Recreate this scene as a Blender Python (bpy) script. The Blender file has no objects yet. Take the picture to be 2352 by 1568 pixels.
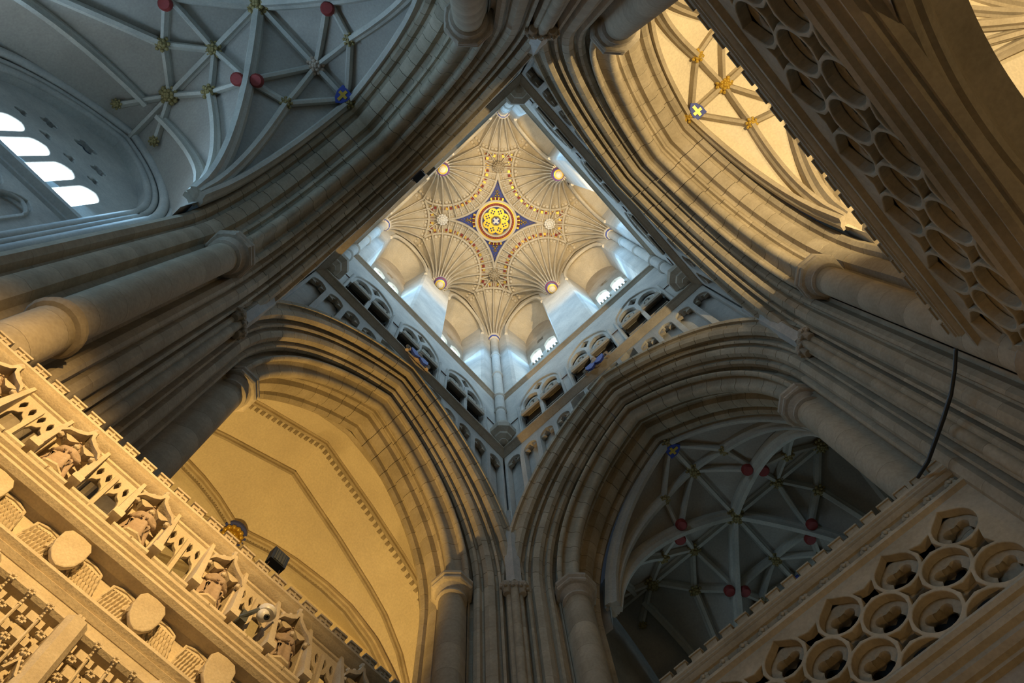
import bpy, math, random
from math import sin, cos, pi, sqrt, radians, acos, atan2, hypot
from mathutils import Vector, Matrix
random.seed(7)
SC = bpy.context.scene
COL = SC.collection

# ------------------------------------------------------------------ camera
FPX = 1794.15
RV = Vector((-0.73704138, -0.67442599, -0.04381298))
UV = Vector((-0.66357126, 0.7098315, 0.23624653))
FV = Vector((0.12823096, -0.2031965, 0.9707049))
CAM = Vector((-2.23013317, 4.3549096, 1.6))
cam = bpy.data.cameras.new('camera')
cam.sensor_fit = 'HORIZONTAL'
cam.sensor_width = 36.0
cam.lens = 36.0 * FPX / 2352.0
cam.clip_start = 0.05
cam.clip_end = 500
camo = bpy.data.objects.new('camera', cam)
COL.objects.link(camo)
camo.matrix_world = Matrix(((RV.x, UV.x, -FV.x, CAM.x), (RV.y, UV.y, -FV.y, CAM.y), (RV.z, UV.z, -FV.z, CAM.z), (0, 0, 0, 1)))
SC.camera = camo

# ------------------------------------------------------------------ view, world
vs = SC.view_settings
vs.view_transform = 'Standard'
vs.look = 'None'
vs.gamma = 1.0
vs.use_curve_mapping = False
vs.exposure = 0.0
SC.cycles.use_denoising = True
SC.cycles.max_bounces = 8
SC.cycles.diffuse_bounces = 5
SC.cycles.sample_clamp_indirect = 4.0
world = bpy.data.worlds.new('world')
SC.world = world
world.use_nodes = True
wb = world.node_tree.nodes['Background']
wb.inputs[0].default_value = (0.55, 0.72, 1.0, 1)
wb.inputs[1].default_value = 0.02

WARM = (1.0, 0.60, 0.20)
WARM2 = (1.0, 0.72, 0.36)
BLUE = (0.25, 0.59, 1.0)


def area_light(name, loc, aim, sx, sy, power, color, spread=pi):
    l = bpy.data.lights.new(name, 'AREA')
    l.shape = 'RECTANGLE'
    l.size = sx
    l.size_y = sy
    l.energy = power
    l.color = color
    l.spread = spread
    o = bpy.data.objects.new(name, l)
    COL.objects.link(o)
    o.location = loc
    o.rotation_euler = (Vector(aim) - Vector(loc)).to_track_quat('-Z', 'Y').to_euler()
    return o


def spot_light(name, loc, aim, power, color, angle, blend=0.5, radius=0.15):
    l = bpy.data.lights.new(name, 'SPOT')
    l.energy = power
    l.color = color
    l.spot_size = radians(angle)
    l.spot_blend = blend
    l.shadow_soft_size = radius
    o = bpy.data.objects.new(name, l)
    COL.objects.link(o)
    o.location = loc
    o.rotation_euler = (Vector(aim) - Vector(loc)).to_track_quat('-Z', 'Y').to_euler()
    return o


# daylight entering through the lantern windows (two per wall)
for k in range(4):
    a = -k * pi / 2
    for u in (-2.6, 2.6):
        p = (6.35 * cos(a) - u * sin(a), 6.35 * sin(a) + u * cos(a), 45.5)
        q = (0.0 * cos(a) - u * sin(a), 0.0 * sin(a) + u * cos(a), 38.0)
        area_light('lantern_daylight', p, q, 2.2, 7.5, 270, BLUE)
# daylight: east window of the north transept, then area lamps for unseen transept windows
area_light('transept_daylight', (6.3, 12.7, 23.4), (-3, 11.0, 19), 4.2, 2.6, 420, BLUE)
area_light('transept_daylight', (-6.1, 12.45, 22.6), (3, 11.0, 20), 4.2, 3.2, 90, BLUE)
area_light('transept_daylight', (6.1, -12.45, 22.6), (-3, -11.0, 20), 4.2, 3.2, 110, (0.55, 0.8, 0.95))
area_light('transept_daylight', (0.0, 24.5, 16.0), (2, 6, 13), 7.0, 9.0, 950, (0.45, 0.72, 1.0))
area_light('transept_daylight', (0.0, -24.5, 17.0), (0, -6, 18), 7.0, 9.0, 170, (0.55, 0.8, 0.95))
# warm floodlights
spot_light('lantern_floodlight', (-4.85, -0.9, 38.75), (1.6, 0.4, 56), 7000, (1.0, 0.70, 0.33), 74, 0.5)
spot_light('lantern_floodlight', (-0.5, 4.9, 38.75), (0.6, -1.5, 56), 2200, (1.0, 0.70, 0.33), 74, 0.5)
spot_light('choir_floodlight', (9.2, 0.6, 9.6), (14.2, 0.2, 30), 11500, (1.0, 0.62, 0.19), 72, 0.5)
spot_light('nave_flood_and_fill', (-10.6, 0.6, 13.5), (-11.6, 0.3, 29), 9500, (1.0, 0.76, 0.40), 78, 0.4)
spot_light('nave_flood_and_fill', (-15.0, 0.6, 13.5), (-16.5, 0.3, 29), 4000, WARM2, 100, 0.4)
spot_light('screen_floodlight', (-4.6, 6.3, 10.8), (3.5, 5.6, 9.3), 5400, (1.0, 0.62, 0.23), 68, 0.8)
spot_light('nave_flood_and_fill', (-13.0, 3.2, 2.5), (-8.6, 0.0, 12), 600, WARM2, 60, 0.6)  # added fill lamp, brightens the girder soffit in place of floor bounce
spot_light('crossing_lamp', (-1.0, -1.0, 5.0), (-1.5, -6.4, 13), 260, WARM, 110, 0.6)


# ------------------------------------------------------------------ materials
def newmat(name):
    m = bpy.data.materials.new(name)
    m.use_nodes = True
    nt = m.node_tree
    return m, nt, nt.nodes['Principled BSDF']


def stone_mat(name, c1, c2, scale=0.9, vary=0.16, bump=0.25, rough=0.9, fine=14.0):
    m, nt, b = newmat(name)
    N, L = nt.nodes, nt.links
    tc = N.new('ShaderNodeTexCoord')
    n1 = N.new('ShaderNodeTexNoise')
    n1.inputs['Scale'].default_value = scale
    n1.inputs['Detail'].default_value = 6
    n1.inputs['Roughness'].default_value = 0.62
    L.new(tc.outputs['Object'], n1.inputs['Vector'])
    r = N.new('ShaderNodeValToRGB')
    r.color_ramp.elements[0].position = 0.32
    r.color_ramp.elements[1].position = 0.68
    r.color_ramp.elements[0].color = (*c1, 1)
    r.color_ramp.elements[1].color = (*c2, 1)
    L.new(n1.outputs['Fac'], r.inputs['Fac'])
    oi = N.new('ShaderNodeObjectInfo')
    mr = N.new('ShaderNodeMapRange')
    mr.inputs['To Min'].default_value = 1 - vary
    mr.inputs['To Max'].default_value = 1 + vary
    L.new(oi.outputs['Random'], mr.inputs['Value'])
    n2 = N.new('ShaderNodeTexNoise')
    n2.inputs['Scale'].default_value = fine
    n2.inputs['Detail'].default_value = 4
    L.new(tc.outputs['Object'], n2.inputs['Vector'])
    mr2 = N.new('ShaderNodeMapRange')
    mr2.inputs['To Min'].default_value = 0.8
    mr2.inputs['To Max'].default_value = 1.2
    L.new(n2.outputs['Fac'], mr2.inputs['Value'])
    mm = N.new('ShaderNodeMath')
    mm.operation = 'MULTIPLY'
    L.new(mr.outputs[0], mm.inputs[0])
    L.new(mr2.outputs[0], mm.inputs[1])
    mx = N.new('ShaderNodeVectorMath')
    mx.operation = 'SCALE'
    L.new(r.outputs['Color'], mx.inputs[0])
    L.new(mm.outputs[0], mx.inputs['Scale'])
    L.new(mx.outputs[0], b.inputs['Base Color'])
    b.inputs['Roughness'].default_value = rough
    b.inputs['Specular IOR Level'].default_value = 0.2
    if bump:
        bp = N.new('ShaderNodeBump')
        bp.inputs['Strength'].default_value = bump
        bp.inputs['Distance'].default_value = 0.03
        L.new(n2.outputs['Fac'], bp.inputs['Height'])
        L.new(bp.outputs['Normal'], b.inputs['Normal'])
    return m


def plain_mat(name, c, rough=0.5, metal=0.0):
    m, nt, b = newmat(name)
    N, L = nt.nodes, nt.links
    tc = N.new('ShaderNodeTexCoord')
    n1 = N.new('ShaderNodeTexNoise')
    n1.inputs['Scale'].default_value = 18
    L.new(tc.outputs['Object'], n1.inputs['Vector'])
    mr = N.new('ShaderNodeMapRange')
    mr.inputs['To Min'].default_value = 0.75
    mr.inputs['To Max'].default_value = 1.2
    L.new(n1.outputs['Fac'], mr.inputs['Value'])
    rgb = N.new('ShaderNodeRGB')
    rgb.outputs[0].default_value = (*c, 1)
    mx = N.new('ShaderNodeVectorMath')
    mx.operation = 'SCALE'
    L.new(rgb.outputs[0], mx.inputs[0])
    L.new(mr.outputs[0], mx.inputs['Scale'])
    L.new(mx.outputs[0], b.inputs['Base Color'])
    b.inputs['Roughness'].default_value = rough
    b.inputs['Metallic'].default_value = metal
    return m


def glow_mat(name, c, s):
    m, nt, b = newmat(name)
    b.inputs['Base Color'].default_value = (0.6, 0.7, 0.8, 1)
    b.inputs['Emission Color'].default_value = (*c, 1)
    b.inputs['Emission Strength'].default_value = s
    return m


STONE = stone_mat('limestone', (0.33, 0.28, 0.20), (0.46, 0.395, 0.295), vary=0.1)
STONE_D = stone_mat('greyer_limestone', (0.33, 0.285, 0.22), (0.46, 0.40, 0.32), vary=0.1)  # slightly less yellow than the main limestone
TOWER = stone_mat('tower_limestone', (0.40, 0.39, 0.36), (0.54, 0.52, 0.47), vary=0.1)
RIBM = stone_mat('rib_limestone', (0.40, 0.38, 0.33), (0.52, 0.49, 0.42), vary=0.08)
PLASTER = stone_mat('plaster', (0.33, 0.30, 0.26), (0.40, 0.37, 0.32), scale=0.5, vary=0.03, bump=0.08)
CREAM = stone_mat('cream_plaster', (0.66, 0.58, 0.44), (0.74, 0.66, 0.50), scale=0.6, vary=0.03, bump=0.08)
SCREEN = stone_mat('screen_limestone', (0.50, 0.42, 0.30), (0.62, 0.54, 0.40), scale=3.0, vary=0.07, fine=40)
STATUE = stone_mat('statue_stone', (0.36, 0.27, 0.20), (0.48, 0.38, 0.29), scale=6.0, vary=0.1, fine=40)
FAN = stone_mat('fan_limestone', (0.46, 0.41, 0.32), (0.60, 0.54, 0.43), vary=0.05)
FAN_RIB = stone_mat('fan_rib_stone', (0.52, 0.47, 0.38), (0.64, 0.58, 0.47), vary=0.04)
GOLD = plain_mat('gold_leaf', (0.62, 0.42, 0.07), 0.38, 0.55)
GOLD_L = plain_mat('gilt_bright', (0.85, 0.62, 0.06), 0.4, 0.25)
OLDGOLD = plain_mat('dull_gilding', (0.30, 0.23, 0.09), 0.5, 0.3)
RED = plain_mat('red_paint', (0.24, 0.025, 0.02), 0.6)
ORANGE = plain_mat('vermilion_paint', (0.50, 0.14, 0.05), 0.6)
BLUEP = plain_mat('blue_paint', (0.03, 0.055, 0.30), 0.6)
WHITE = plain_mat('white_paint', (0.78, 0.77, 0.74), 0.5)
BLACK = plain_mat('black_metal', (0.015, 0.017, 0.018), 0.5)
GREYGLASS = plain_mat('lamp_glass', (0.07, 0.08, 0.085), 0.2)
LEAD = plain_mat('lead_cames', (0.05, 0.055, 0.06), 0.6)
RUST = plain_mat('rusty_iron', (0.09, 0.05, 0.035), 0.8)
PLASTICW = plain_mat('white_plastic', (0.72, 0.71, 0.68), 0.35)
DARKOPEN = plain_mat('opening_shade', (0.035, 0.03, 0.026), 0.9)  # near-black colour standing in for shade inside openings
WOOD = plain_mat('oak', (0.30, 0.14, 0.05), 0.6)
SKYGLASS = glow_mat('daylit_glass', (0.72, 0.87, 1.0), 7.0)
LANTGLASS = glow_mat('lantern_glass', (0.62, 0.84, 1.0), 5.0)


# ------------------------------------------------------------------ mesh helpers
class MB:
    def __init__(self):
        self.v = []
        self.f = []

    def add(self, vs_, fs):
        o = len(self.v)
        self.v += [tuple(p) for p in vs_]
        self.f += [tuple(i + o for i in f) for f in fs]
        return self

    def box(self, x0, x1, y0, y1, z0, z1):
        v = [(x, y, z) for z in (z0, z1) for y in (y0, y1) for x in (x0, x1)]
        return self.add(v, [(0, 2, 3, 1), (4, 5, 7, 6), (0, 1, 5, 4), (2, 6, 7, 3), (0, 4, 6, 2), (1, 3, 7, 5)])

    def rings(self, rs, closed=True, cap=True):
        """rs: list of rings of equal length; skins between successive rings."""
        n = len(rs[0])
        v = [p for r in rs for p in r]
        f = []
        for i in range(len(rs) - 1):
            for j in range(n if closed else n - 1):
                a, b = i * n + j, i * n + (j + 1) % n
                f.append((a, b, b + n, a + n))
        if cap and closed:
            f.append(tuple(reversed(range(n))))
            f.append(tuple((len(rs) - 1) * n + j for j in range(n)))
        return self.add(v, f)

    def lathe(self, prof, n=12, center=(0, 0), ph=0.0, squash=1.0, start=0.0, arc=2 * pi):
        """prof: list of (r, z) upwards."""
        full = abs(arc - 2 * pi) < 1e-6
        m = n if full else n + 1
        rs = []
        for r, z in prof:
            rs.append([(center[0] + r * cos(ph + start + arc * j / n), center[1] + r * squash * sin(ph + start + arc * j / n), z) for j in range(m)])
        return self.rings(rs, closed=full, cap=full)

    def tube(self, path, rad, n=8):
        rs = []
        P = [Vector(p) for p in path]
        up = Vector((0.0123, 0.0321, 1.0)).normalized()
        for i, p in enumerate(P):
            t = (P[min(i + 1, len(P) - 1)] - P[max(i - 1, 0)]).normalized()
            s = t.cross(up)
            if s.length < 0.05:
                s = t.cross(Vector((1, 0.1, 0)))
            s.normalize()
            u = s.cross(t)
            r = rad(i / (len(P) - 1)) if callable(rad) else rad
            rs.append([tuple(p + s * (r * cos(2 * pi * j / n)) + u * (r * sin(2 * pi * j / n))) for j in range(n)])
        return self.rings(rs)

    def sweep(self, path, prof, ups, cap=True):
        """prof: list of (a, b): a sideways, b along up; closed polygon."""
        rs = []
        P = [Vector(p) for p in path]
        for i, p in enumerate(P):
            t = (P[min(i + 1, len(P) - 1)] - P[max(i - 1, 0)]).normalized()
            up = Vector(ups[i] if isinstance(ups, list) else ups)
            s = t.cross(up)
            s.normalize()
            u = s.cross(t)
            rs.append([tuple(p + s * a + u * b) for a, b in prof])
        return self.rings(rs, cap=cap)

    def blob(self, c, r, n=8, m=5, sx=1, sy=1, sz=1):
        rs = []
        for i in range(m + 1):
            th = -pi / 2 + pi * i / m
            rr = max(0.02, cos(th))
            rs.append([(c[0] + r * sx * rr * cos(2 * pi * j / n), c[1] + r * sy * rr * sin(2 * pi * j / n), c[2] + r * sz * sin(th)) for j in range(n)])
        return self.rings(rs)

    def mesh(self, name, mat, smooth=None):
        me = bpy.data.meshes.new(name)
        me.from_pydata(self.v, [], self.f)
        me.materials.append(mat)
        if smooth is not None:
            me.shade_smooth()
            me.set_sharp_from_angle(angle=radians(smooth))
        me.update()
        return me

    def obj(self, name, mat, parent=None, smooth=None, **kw):
        return put(name, self.mesh(name, mat, smooth), parent, **kw)


def put(name, me, parent=None, loc=None, rot=None, scale=None, mat4=None):
    o = bpy.data.objects.new(name, me)
    COL.objects.link(o)
    if parent is not None:
        o.parent = parent
    if mat4 is not None:
        o.matrix_local = mat4
    else:
        if loc is not None:
            o.location = loc
        if rot is not None:
            o.rotation_euler = rot
        if scale is not None:
            o.scale = scale
    return o


def root(name, label=None, cat=None, kind=None, group=None, loc=(0, 0, 0), rz=0.0):
    o = bpy.data.objects.new(name, None)
    o.empty_display_size = 0.2
    COL.objects.link(o)
    o.location = loc
    o.rotation_euler = (0, 0, rz)
    return tag(o, label, cat, kind, group)


def tag(o, label=None, cat=None, kind=None, group=None):
    if label:
        o['label'] = label
    if cat:
        o['category'] = cat
    if kind:
        o['kind'] = kind
    if group:
        o['group'] = group
    return o


def flat(name, outer, holes, thick, mat, bevel=0.0, smooth=None):
    """2D outline with holes, extruded; returns a mesh in its own XY plane, Z from -thick/2 to thick/2."""
    cu = bpy.data.curves.new('outline', 'CURVE')
    cu.dimensions = '2D'
    cu.fill_mode = 'BOTH'
    cu.extrude = thick / 2 - bevel
    cu.bevel_depth = bevel
    cu.bevel_resolution = 1
    for loop in [outer] + holes:
        s = cu.splines.new('POLY')
        s.points.add(len(loop) - 1)
        for p, (x, y) in zip(s.points, loop):
            p.co = (x, y, 0, 1)
        s.use_cyclic_u = True
    o = bpy.data.objects.new('outline', cu)
    COL.objects.link(o)
    dg = bpy.context.evaluated_depsgraph_get()
    me = bpy.data.meshes.new_from_object(o.evaluated_get(dg), depsgraph=dg)
    me.name = name
    bpy.data.objects.remove(o)
    bpy.data.curves.remove(cu)
    me.materials.clear()
    me.materials.append(mat)
    for p in me.polygons:
        p.use_smooth = False
    if smooth is not None:
        me.shade_smooth()
        me.set_sharp_from_angle(angle=radians(smooth))
    return me


def wallmat(d):
    """local matrix: panel XY -> (lateral y, height z), panel Z -> outward d, in east orientation."""
    return Matrix(((0, 0, 1, d), (1, 0, 0, 0), (0, 1, 0, 0), (0, 0, 0, 1)))


def circle(cx, cy, r, n=20, a0=0.0):
    return [(cx + r * cos(a0 + 2 * pi * i / n), cy + r * sin(a0 + 2 * pi * i / n)) for i in range(n)]


def foil(cx, cy, r, k=4, depth=0.5, n=9, a0=pi / 4):
    """k-foil outline of overall radius r."""
    rl = r * (0.43 if k == 4 else 0.47)
    cd = r - rl
    pts = []
    half = 2.05 if k == 4 else 1.9
    for i in range(k):
        a = a0 + 2 * pi * i / k
        for j in range(n):
            b = a - half + 2 * half * j / (n - 1)
            pts.append((cx + cd * cos(a) + rl * cos(b), cy + cd * sin(a) + rl * sin(b)))
    return pts


def pointed(u0, u1, z0, zs, ratio=1.0, n=7):
    """outline of a pointed opening: foot z0, spring zs; apex from radius = ratio*width."""
    w = u1 - u0
    R = w * ratio
    pts = [(u0, z0), (u1, z0), (u1, zs)]
    cx = u1 - R
    th = acos(max(-1, min(1, ((u0 + u1) / 2 - cx) / R)))
    for i in range(1, n + 1):
        a = th * i / n
        pts.append((cx + R * cos(a), zs + R * sin(a)))
    cx = u0 + R
    for i in range(n - 1, -1, -1):
        a = th * i / n
        pts.append((cx - R * cos(a), zs + R * sin(a)))
    return pts


SIDES = {'east': 0.0, 'south': -pi / 2, 'west': pi, 'north': pi / 2}

# ================================================================== crossing piers and arches
SPRING = 22.0
SD = Vector((-0.797, 0.604))   # along the splay, in (d, w)
ND = Vector((-0.604, -0.797))  # out of the splay


def sn(s, n):
    p = Vector((6.75, 4.2)) + SD * s + ND * n
    return (p.x, p.y)


def arc_dw(cd, cw, r, a0, a1, n):
    return [(cd + r * cos(radians(a0 + (a1 - a0) * i / n)), cw + r * sin(radians(a0 + (a1 - a0) * i / n))) for i in range(n + 1)]


PROF_A = [(8.35, 5.3), (8.35, 4.45), (8.22, 4.36), (8.1, 4.42), (8.04, 4.56), (7.94, 4.56), (7.88, 4.36), (7.7, 4.3), (7.5, 4.34), (7.42, 4.52), (7.3, 4.52), (7.22, 4.36)]
PROF_B = arc_dw(6.75, 4.2, 0.37, 35, -195, 15)
PROF_BA = [(7.22, 4.36), (7.15, 4.34), (7.09, 4.42), (7.02, 4.42), (6.97, 4.28)] + arc_dw(6.80, 4.18, 0.15, 0, -190, 7) + [(6.62, 4.30), (6.52, 4.42), (6.46, 4.42), (6.42, 4.34)] + arc_dw(6.36, 4.40, 0.09, -60, -200, 4) + [sn(0.44, -0.2)]
PROF_C = [sn(0.44, -0.2), sn(0.48, -0.34), sn(0.58, -0.34), sn(0.62, -0.1), sn(0.72, -0.02), sn(0.80, -0.02), sn(0.85, -0.16), sn(0.90, -0.16), sn(0.94, -0.04), sn(1.06, 0.02)]
PROF_D = [sn(1.06, 0.02), sn(1.18, 0.0), sn(1.24, -0.04), sn(1.27, -0.2), sn(1.33, -0.2), sn(1.37, -0.06), sn(1.44, -0.06), sn(1.48, -0.28), sn(1.56, -0.3)]
sx_, sy_ = sn(1.64, -0.16)
PROF_E = arc_dw(sx_, sy_, 0.10, -20, -235, 6) + [sn(1.74, -0.3), sn(1.84, -0.28)]
PROF_F = [sn(1.56, -0.3), sn(1.62, -0.08), sn(1.74, -0.04), sn(1.86, -0.1), sn(1.92, -0.26), sn(2.0, -0.3), (5.22, 5.62), (5.20, 5.74), (5.34, 5.80)]


def closed_block(pts, back):
    """profile points plus two interior points so that a stone is solid."""
    a, b = Vector(pts[-1]), Vector(pts[0])
    inner = Vector((7.3, 6.1)) if back is None else Vector(back)
    ia = a + (inner - a).normalized() * 0.5
    ib = b + (inner - b).normalized() * 0.5
    return list(pts) + [(ia.x, ia.y), (ib.x, ib.y)]


def arch_pt(d, w, c, t, side):
    """t in 0..1 from springing to apex."""
    R = w + c
    th = acos(max(-1, min(1, c / R))) * t
    return (d, side * (R * cos(th) - c), SPRING + R * sin(th))


def arch_stone(prof, c, t0, t1, side, n=3):
    m = MB()
    rs = []
    for i in range(n + 1):
        t = t0 + (t1 - t0) * i / n
        r = [arch_pt(d, w, c, t, side) for d, w in prof]
        if side < 0:
            r.reverse()
        rs.append(r)
    return m.rings(rs)


ARCH_C = {'east': 4.8, 'south': 4.2, 'west': 4.2, 'north': 4.2}
ARCH_LABEL = {'east': 'moulded stone crossing arch opening to the yellow-lit vault above the carved screen',
              'south': 'moulded stone crossing arch above the girder with small circular openings and dark ribbed vault',
              'west': 'moulded stone crossing arch beside the brightly lit cream ribbed vault',
              'north': 'moulded stone crossing arch in front of the blue-grey ribbed vault with large windows'}
arch_cache = {}
for nm, ang in SIDES.items():
    r = root('crossing_arch', ARCH_LABEL[nm], 'arch', 'structure', None, (0, 0, 0), ang)
    c = ARCH_C[nm]
    for oi_, (prof, cnt) in enumerate(((PROF_A, 13), (PROF_BA, 12), (PROF_C, 14), (PROF_D, 13), (PROF_F, 14))):
        blk = closed_block(prof, None)
        for side in (1, -1):
            for k in range(cnt):
                key = (c, oi_, side, k)
                if key not in arch_cache:
                    g = 0.0012
                    arch_cache[key] = arch_stone(blk, c, k / cnt + g, (k + 1) / cnt - (g if k < cnt - 1 else 0), side).mesh('stone', STONE, 35)
                put('stone', arch_cache[key], r)

# piers: local frame of the NE pier (x and y positive), rotated for the others
PIER = {'pier north-east': (0, 'clustered stone pier with shafts rising left of the carved screen'),
        'pier south-east': (-pi / 2, 'clustered stone pier standing alone at the lower middle between two arches'),
        'pier south-west': (pi, 'clustered stone pier on the right with a dark cable looped across it'),
        'pier north-west': (pi / 2, 'clustered stone pier at the top edge, seen nearly end on')}


def to_ne(pts, second):
    """(d, w) -> plan of the NE pier: east arch jamb (x=d, y=w) or north arch jamb (x=w, y=d)."""
    return [((w, d) if second else (d, w)) for d, w in pts]


pier_cache = {}


def pier_course(seg, prof, second, z0, z1):
    key = (seg, second, round(z1 - z0, 3))
    if key not in pier_cache:
        b = to_ne(closed_block(prof, None), second)
        if not second:
            b = b[::-1]
        m = MB()
        m.rings([[(x, y, 0.0) for x, y in b], [(x, y, z1 - z0 - 0.006) for x, y in b]])
        pier_cache[key] = m.mesh('stone', STONE, 35)
    return pier_cache[key]


def capital_mesh(r0, flip=False):
    m = MB()
    # bell and rings: round neck, octagonal abacus
    m.lathe([(r0 + 0.02, -0.62), (r0 + 0.09, -0.58), (r0 + 0.09, -0.52), (r0 + 0.03, -0.48), (r0 + 0.05, -0.34), (r0 + 0.13, -0.22), (r0 + 0.2, -0.2)], 20)
    m.lathe([(r0 + 0.22, -0.2), (r0 + 0.27, -0.15), (r0 + 0.27, -0.08), (r0 + 0.2, -0.05), (r0 + 0.25, 0.0), (r0 + 0.29, 0.06), (r0 + 0.29, 0.16), (r0 + 0.16, 0.2)], 8, ph=pi / 8)
    return m.mesh('capital', STONE_D, 30)


CAP = capital_mesh(0.36)
ring_m = MB()
ring_m.lathe([(0.36, -0.2), (0.44, -0.17), (0.48, -0.1), (0.43, -0.04), (0.46, 0.03), (0.42, 0.1), (0.36, 0.14)], 20)
RING = ring_m.mesh('shaft_ring', STONE_D, 30)
midcap = MB()
for o_ in (-0.22, 0.0, 0.22):
    cx, cy = 5.36 + o_ * 0.72, 5.36 - o_ * 0.72
    midcap.lathe([(0.10, -0.35), (0.13, -0.32), (0.10, -0.28), (0.12, -0.15), (0.2, -0.04), (0.22, 0.02), (0.2, 0.1), (0.12, 0.14)], 8, (cx, cy), pi / 8)
    for k in range(7):
        a = 2 * pi * k / 7
        midcap.blob((cx + 0.16 * cos(a), cy + 0.16 * sin(a), -0.1 + 0.05 * (k % 2)), 0.065, 6, 4)
MIDCAP = midcap.mesh('leaf_capital', STONE_D, 40)
mshaft = MB()
for o_ in (0.0,):
    mshaft.lathe([(0.13, 0.0), (0.13, 0.994)], 10, (5.36 + o_ * 0.72, 5.36 - o_ * 0.72))
MIDSHAFT = mshaft.mesh('thin_shaft', STONE, 50)
core = MB()
core.rings([[(x, y, z) for x, y in ((5.62, 5.62), (7.2, 4.75), (8.35, 4.9), (8.35, 8.35), (4.9, 8.35), (4.75, 7.2))] for z in (0, 24.0)])
CORE = core.mesh('core', STONE, None)

courses = []
z = 0.0
while z < SPRING - 0.01:
    h = 3.0 if z < 5.9 else 1.0
    courses.append((z, min(SPRING, z + h)))
    z += h
for nm, (ang, lab) in PIER.items():
    r = root('pier', lab, 'pier', 'structure', None, (0, 0, 0), ang)
    put('core', CORE, r)
    for seg, prof in (('a', PROF_A), ('b', PROF_B), ('c', PROF_C), ('d', PROF_D), ('e', PROF_E)):
        for second in (False, True):
            for i, (z0, z1) in enumerate(courses):
                put('stone', pier_course(seg, prof, second, z0, z1), r, loc=(0, 0, z0))
    for i, (z0, z1) in enumerate(courses):
        put('thin_shaft', MIDSHAFT, r, loc=(0, 0, z0), scale=(1, 1, (z1 - z0)))
    put('capital', CAP, r, loc=(6.75, 4.2, SPRING - 0.1))
    put('capital', CAP, r, loc=(4.2, 6.75, SPRING - 0.1))
    put('leaf_capital', MIDCAP, r, loc=(0, 0, SPRING - 0.1))
    put('shaft_ring', RING, r, loc=(4.2, 6.75, 13.4))
    put('shaft_ring', RING, r, loc=(6.75, 4.2, 13.4))
    # continuation of the corner shaft above its capital
    mm = MB()
    mm.rings([[(5.36 + o_, 5.36 + p_, z_) for o_, p_ in ((-0.16, -0.16), (0.10, -0.22), (0.3, 0.3), (-0.22, 0.10))] for z_ in (SPRING, 26.5)])
    mm.obj('corner_shaft', TOWER, r)

# ================================================================== lantern tower
ZL, ZU, ZK = 31.5, 38.0, 50.5


def arch_edge(u, c, w=5.72):
    R = w + c
    x = abs(u) + c
    return SPRING + sqrt(max(0.0, R * R - x * x))


def moulding(u0, u1, pts, d, z):
    """pts (out, up): out = towards the middle of the tower. Mitred for a square room."""
    m = MB()
    prof = [(d - o, z + h) for o, h in pts]
    a = [(dd, u0 - (dd - d) * (1 if u0 < 0 else -1) if False else (-dd if u0 < -4.9 else u0), zz) for dd, zz in prof]
    b = [(dd, (dd if u1 > 4.9 else u1), zz) for dd, zz in prof]
    return m.rings([a, b])


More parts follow.
